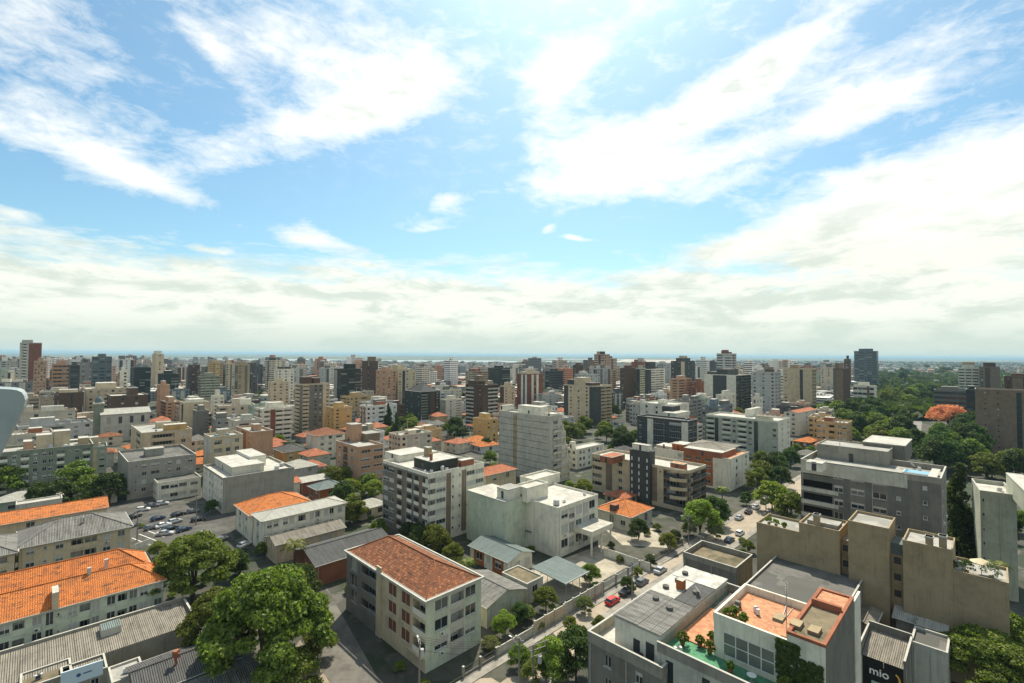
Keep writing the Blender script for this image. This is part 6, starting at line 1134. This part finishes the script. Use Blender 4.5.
fence('white block wall with upright panels between the carport and the stone street', along(570, 618, lo), along(602, 594, lo), 2.6, LG, 6, False, 'garden_wall'); fence('metal railing fence on the street in front of the white complex yard', along(603, 593, lo), along(636, 560, lo), 2.4, FR, 5)
fence('curved white forecourt wall behind the railing fence', at(604, 556).xy, at(650, 572).xy, 2.2, WH, 0, False, 'garden_wall'); fence('pale wall with red-brown gate posts along the street, nearer part', along(545, 640, lo), along(569, 619, lo), 2.4, CR, 4, False, 'garden_wall'); fence('grey garden wall beside the bushes near the corner block', along(515, 668, lo), along(544, 641, lo), 1.6, LG, 3, False, 'garden_wall')
fence('dark railing in front of the orange-roofed house', along(640, 558, lo), along(672, 542, lo), 1.8, FD, 3); fence('low fence around the front garden of the corner block', along(480, 690, lo), along(514, 669, lo), 1.6, FD, 3); fence('white wall beside the car park under the grey sheet roof', at(135, 550).xy, at(150, 544).xy, 1.5, WH, 0, False, 'garden_wall'); fence('wall along the lane opposite the corner block', at(300, 683).xy, at(330, 625).xy, 1.6, CR, 0, False, 'garden_wall')
M = MB(); M.box(-.5, .5, -.15, .15, 0, 3.4, WH); M.box(-.52, .52, -.16, .16, 2.6, 3.2, BL); q = M.build('totem_sign', None, (*along(664, 548, lo-1), 0), A45); tag(q, 'white upright totem sign standing by the street in front of the orange-roofed house', 'sign')
POLES = []
def pole(label, p, h_=8.5, lamp=False, arms=1, az=A45, tr=False):
    e = empty('utility_pole', (p[0], p[1], 0), az); tag(e, label, 'utility pole', 'utility poles along the streets'); M = MB(); M.cyl(0, 0, 0, h_, .17, POLE, 10, .11); M.build('shaft', e)
    for i in range(arms): M = MB(); M.box(-.05, .05, -1.0, 1.0, h_-.4-.8*i, h_-.28-.8*i, POLE); [M.cyl(0, y, h_-.28-.8*i, h_-.08-.8*i, .05, FR, 6) for y in (-.9, -.3, .3, .9)]; M.build('crossarm', e)
    if tr: M = MB(); M.cyl(.4, 0, h_-2.6, h_-1.6, .3, TKW, 10); M.build('transformer', e)
    if lamp: M = MB(); M.tube((0, 0, h_-1.5), (0, 1.8, h_-.7), .04, .04, MET); M.box(-.12, .12, 1.7, 2.4, h_-.76, h_-.62, MET); M.build('lamp_arm', e)
    POLES.append((Vector((p[0], p[1], h_)), az)); return e
pole('weathered utility pole with double crossarm in front of the corner block', at(419, 700, 0).xy, 9.5, True, 2, rad(20), True); pole('grey utility pole left of the low dense bush at the bottom', at(519, 690, 0).xy, 8.5, True, 1); pole('thin utility pole on the left kerb opposite the red hatchback', along(626, 600, 2.4-1.9+.5), 9, False, 1)
pole('utility pole among the trees by the mossy-roofed storehouse', along(676, 563, 4.9), 9, False, 1); pole('utility pole at the bend by the light green tree', along(690, 545, -4.9), 8.5, True, 1); pole('pole beside the far row of parked cars', along(753, 520, 4.9), 9, False, 1); pole('pole at the near corner of the car park', at(137, 541).xy, 9, True, 1, 0); pole('pole between the corner shop and the grey wall', at(196, 525).xy, 9, False, 1, 0)
f0 = at(533, 692).xy; e = empty('pole_frame', (*f0, 0), rad(30)); tag(e, 'twin-pole transformer frame with crossbeams standing in the bushes at the bottom centre', 'utility frame')
for x_ in (0, 2.6):
    M = MB(); M.cyl(x_, 0, 0, 7.6, .15, POLE, 8, .12); M.build('shaft', e)
for z_ in (5.6, 6.6, 7.4): M = MB(); M.box(-.6, 3.2, -.06, .06, z_, z_+.14, POLE); M.build('crossarm', e)
M = MB(); M.cyl(1.3, 0, 4.3, 5.5, .4, TKW, 10); M.build('transformer', e)
def wires(label, a, b_, zs=((-.9, -.1), (-.3, -.1), (.3, -.1), (.9, -.1), (0, -1.6))):
    M = MB(); d = (b_-a).normalized(); s_ = Vector((-d.y, d.x, 0)).normalized()
    for o_, dz in zs:
        p0 = None
        for i in range(9): f = i/8; q = a.lerp(b_, f)+s_*o_+Vector((0, 0, dz-1.0*4*f*(1-f))); (M.tube(p0, q, .022, .022, WIRE, 4) if p0 else None); p0 = q
    tag(M.build('power_cable'), label, 'cable')
wires('power cables from the corner block pole towards the bush pole', POLES[0][0], POLES[1][0]); wires('power cables running up the street past the red hatchback', POLES[1][0], POLES[2][0]); wires('power cables past the mossy storehouse', POLES[2][0], POLES[3][0]); wires('power cables crossing from the bend pole over the stone street', POLES[3][0], POLES[4][0]); wires('power cables over the car park', POLES[6][0], POLES[7][0])
wires('power cables from the mossy storehouse pole to the far bend', POLES[3][0], POLES[5][0])
def person(px, py, m1, m2, label, p=None):
    p = p or at(px, py, 0); me = bpy.data.meshes.new('person'); v = [(0, 0, .95), (0, 0, 1.2), (0, 0, 1.42), (0, 0, 1.53), (0, 0, 1.68), (-.18, 0, 1.40), (-.24, .02, 1.12), (-.24, .12, .88), (.18, 0, 1.40), (.24, .02, 1.12), (.22, -.1, .90), (-.09, .0, .90), (-.10, .10, .50), (-.10, .02, .06), (-.1, .16, .03), (.09, 0, .90), (.10, -.06, .50), (.10, -.22, .08), (.1, -.08, .03)]
    ed = [(0, 1), (1, 2), (2, 3), (3, 4), (2, 5), (5, 6), (6, 7), (2, 8), (8, 9), (9, 10), (0, 11), (11, 12), (12, 13), (13, 14), (0, 15), (15, 16), (16, 17), (17, 18)]; me.from_pydata(v, ed, []); o = bpy.data.objects.new('person', me); C.objects.link(o); me.materials.append(m1)
    o.modifiers.new('skin', 'SKIN'); sv = me.skin_vertices[0].data; rr = [.14, .13, .14, .055, .10, .06, .045, .035, .06, .045, .035, .09, .065, .045, .035, .09, .065, .045, .035]
    for i, r0 in enumerate(rr): sv[i].radius = (r0, r0)
    sv[0].use_root = True; o.modifiers.new('sub', 'SUBSURF').levels = 1; o.modifiers[-1].render_levels = 1; o.location = (p[0], p[1], p[2] if len(p) > 2 else .03); tag(o, label, 'person')
person(0, 0, DG, DG, 'person in dark clothes walking on the street below the white totem sign', (*along(672, 556, -1.2), .02)); person(0, 0, CLAY, DG, 'person in a rust-coloured top standing on the pavement by the fence', (*along(600, 604, -SW/2+.8), .14))
# pale panel jutting in beside the viewpoint at the left
M = MB(); dd = 2.2; fwd = R3 @ Vector((0, 0, -1)); rt_ = R3 @ Vector((1, 0, 0)); up_ = R3 @ Vector((0, 1, 0)); o0 = Vector((0, 0, H))
def pp(px, py, k): return o0+(fwd+rt_*(px-512)/F+up_*(341.5-py)/F)*k
out_ = [(-70, 386.5), (-30, 386), (0, 386.5), (14, 387.2), (20, 388), (24.5, 390), (27, 393.5), (28.2, 398), (26.5, 405), (20, 418), (11, 436), (0, 457), (-20, 495), (-70, 590)]
pm = mat('enamel_panel', (.36, .41, .40), .35, amt=.35, sc=9)
f_ = [pp(x, y, dd+(0 if x < 0 else 0)) for x, y in out_]; g_ = [pp(x-1.5, y+1.0, dd+.05) for x, y in out_]; inn = [pp(x-3.0, y+2.2, dd-.03) for x, y in out_]
M.poly(inn, pm)
for i in range(len(out_)-1): M.poly([inn[i], inn[i+1], f_[i+1], f_[i]], pm); M.poly([f_[i], f_[i+1], g_[i+1], g_[i]], pm)
M.poly(g_[::-1], pm); o = M.build('panel'); tag(o, 'smooth pale blue-grey rounded panel jutting in at the left edge beside the viewpoint', 'panel')
for p_ in o.data.polygons: p_.use_smooth = True
# ---------------------------------------------------------------- haze
M = MB(); hzm = bpy.data.materials.new('haze_air'); hzm.use_nodes = True; t = NT(hzm.node_tree); t.n.clear(); mo_ = t.new('ShaderNodeOutputMaterial'); pv = t.new('ShaderNodeVolumePrincipled'); pv.inputs['Color'].default_value = (.40, .62, .78, 1); pv.inputs['Density'].default_value = 0.66e-4; pv.inputs['Anisotropy'].default_value = .1; t.l.new(pv.outputs[0], mo_.inputs['Volume'])
M.box(-G_-200, G_+200, -2200, G_+200, -3, 98, hzm); tag(M.build('haze'), 'thin blue haze over the city', 'haze', kind='stuff')
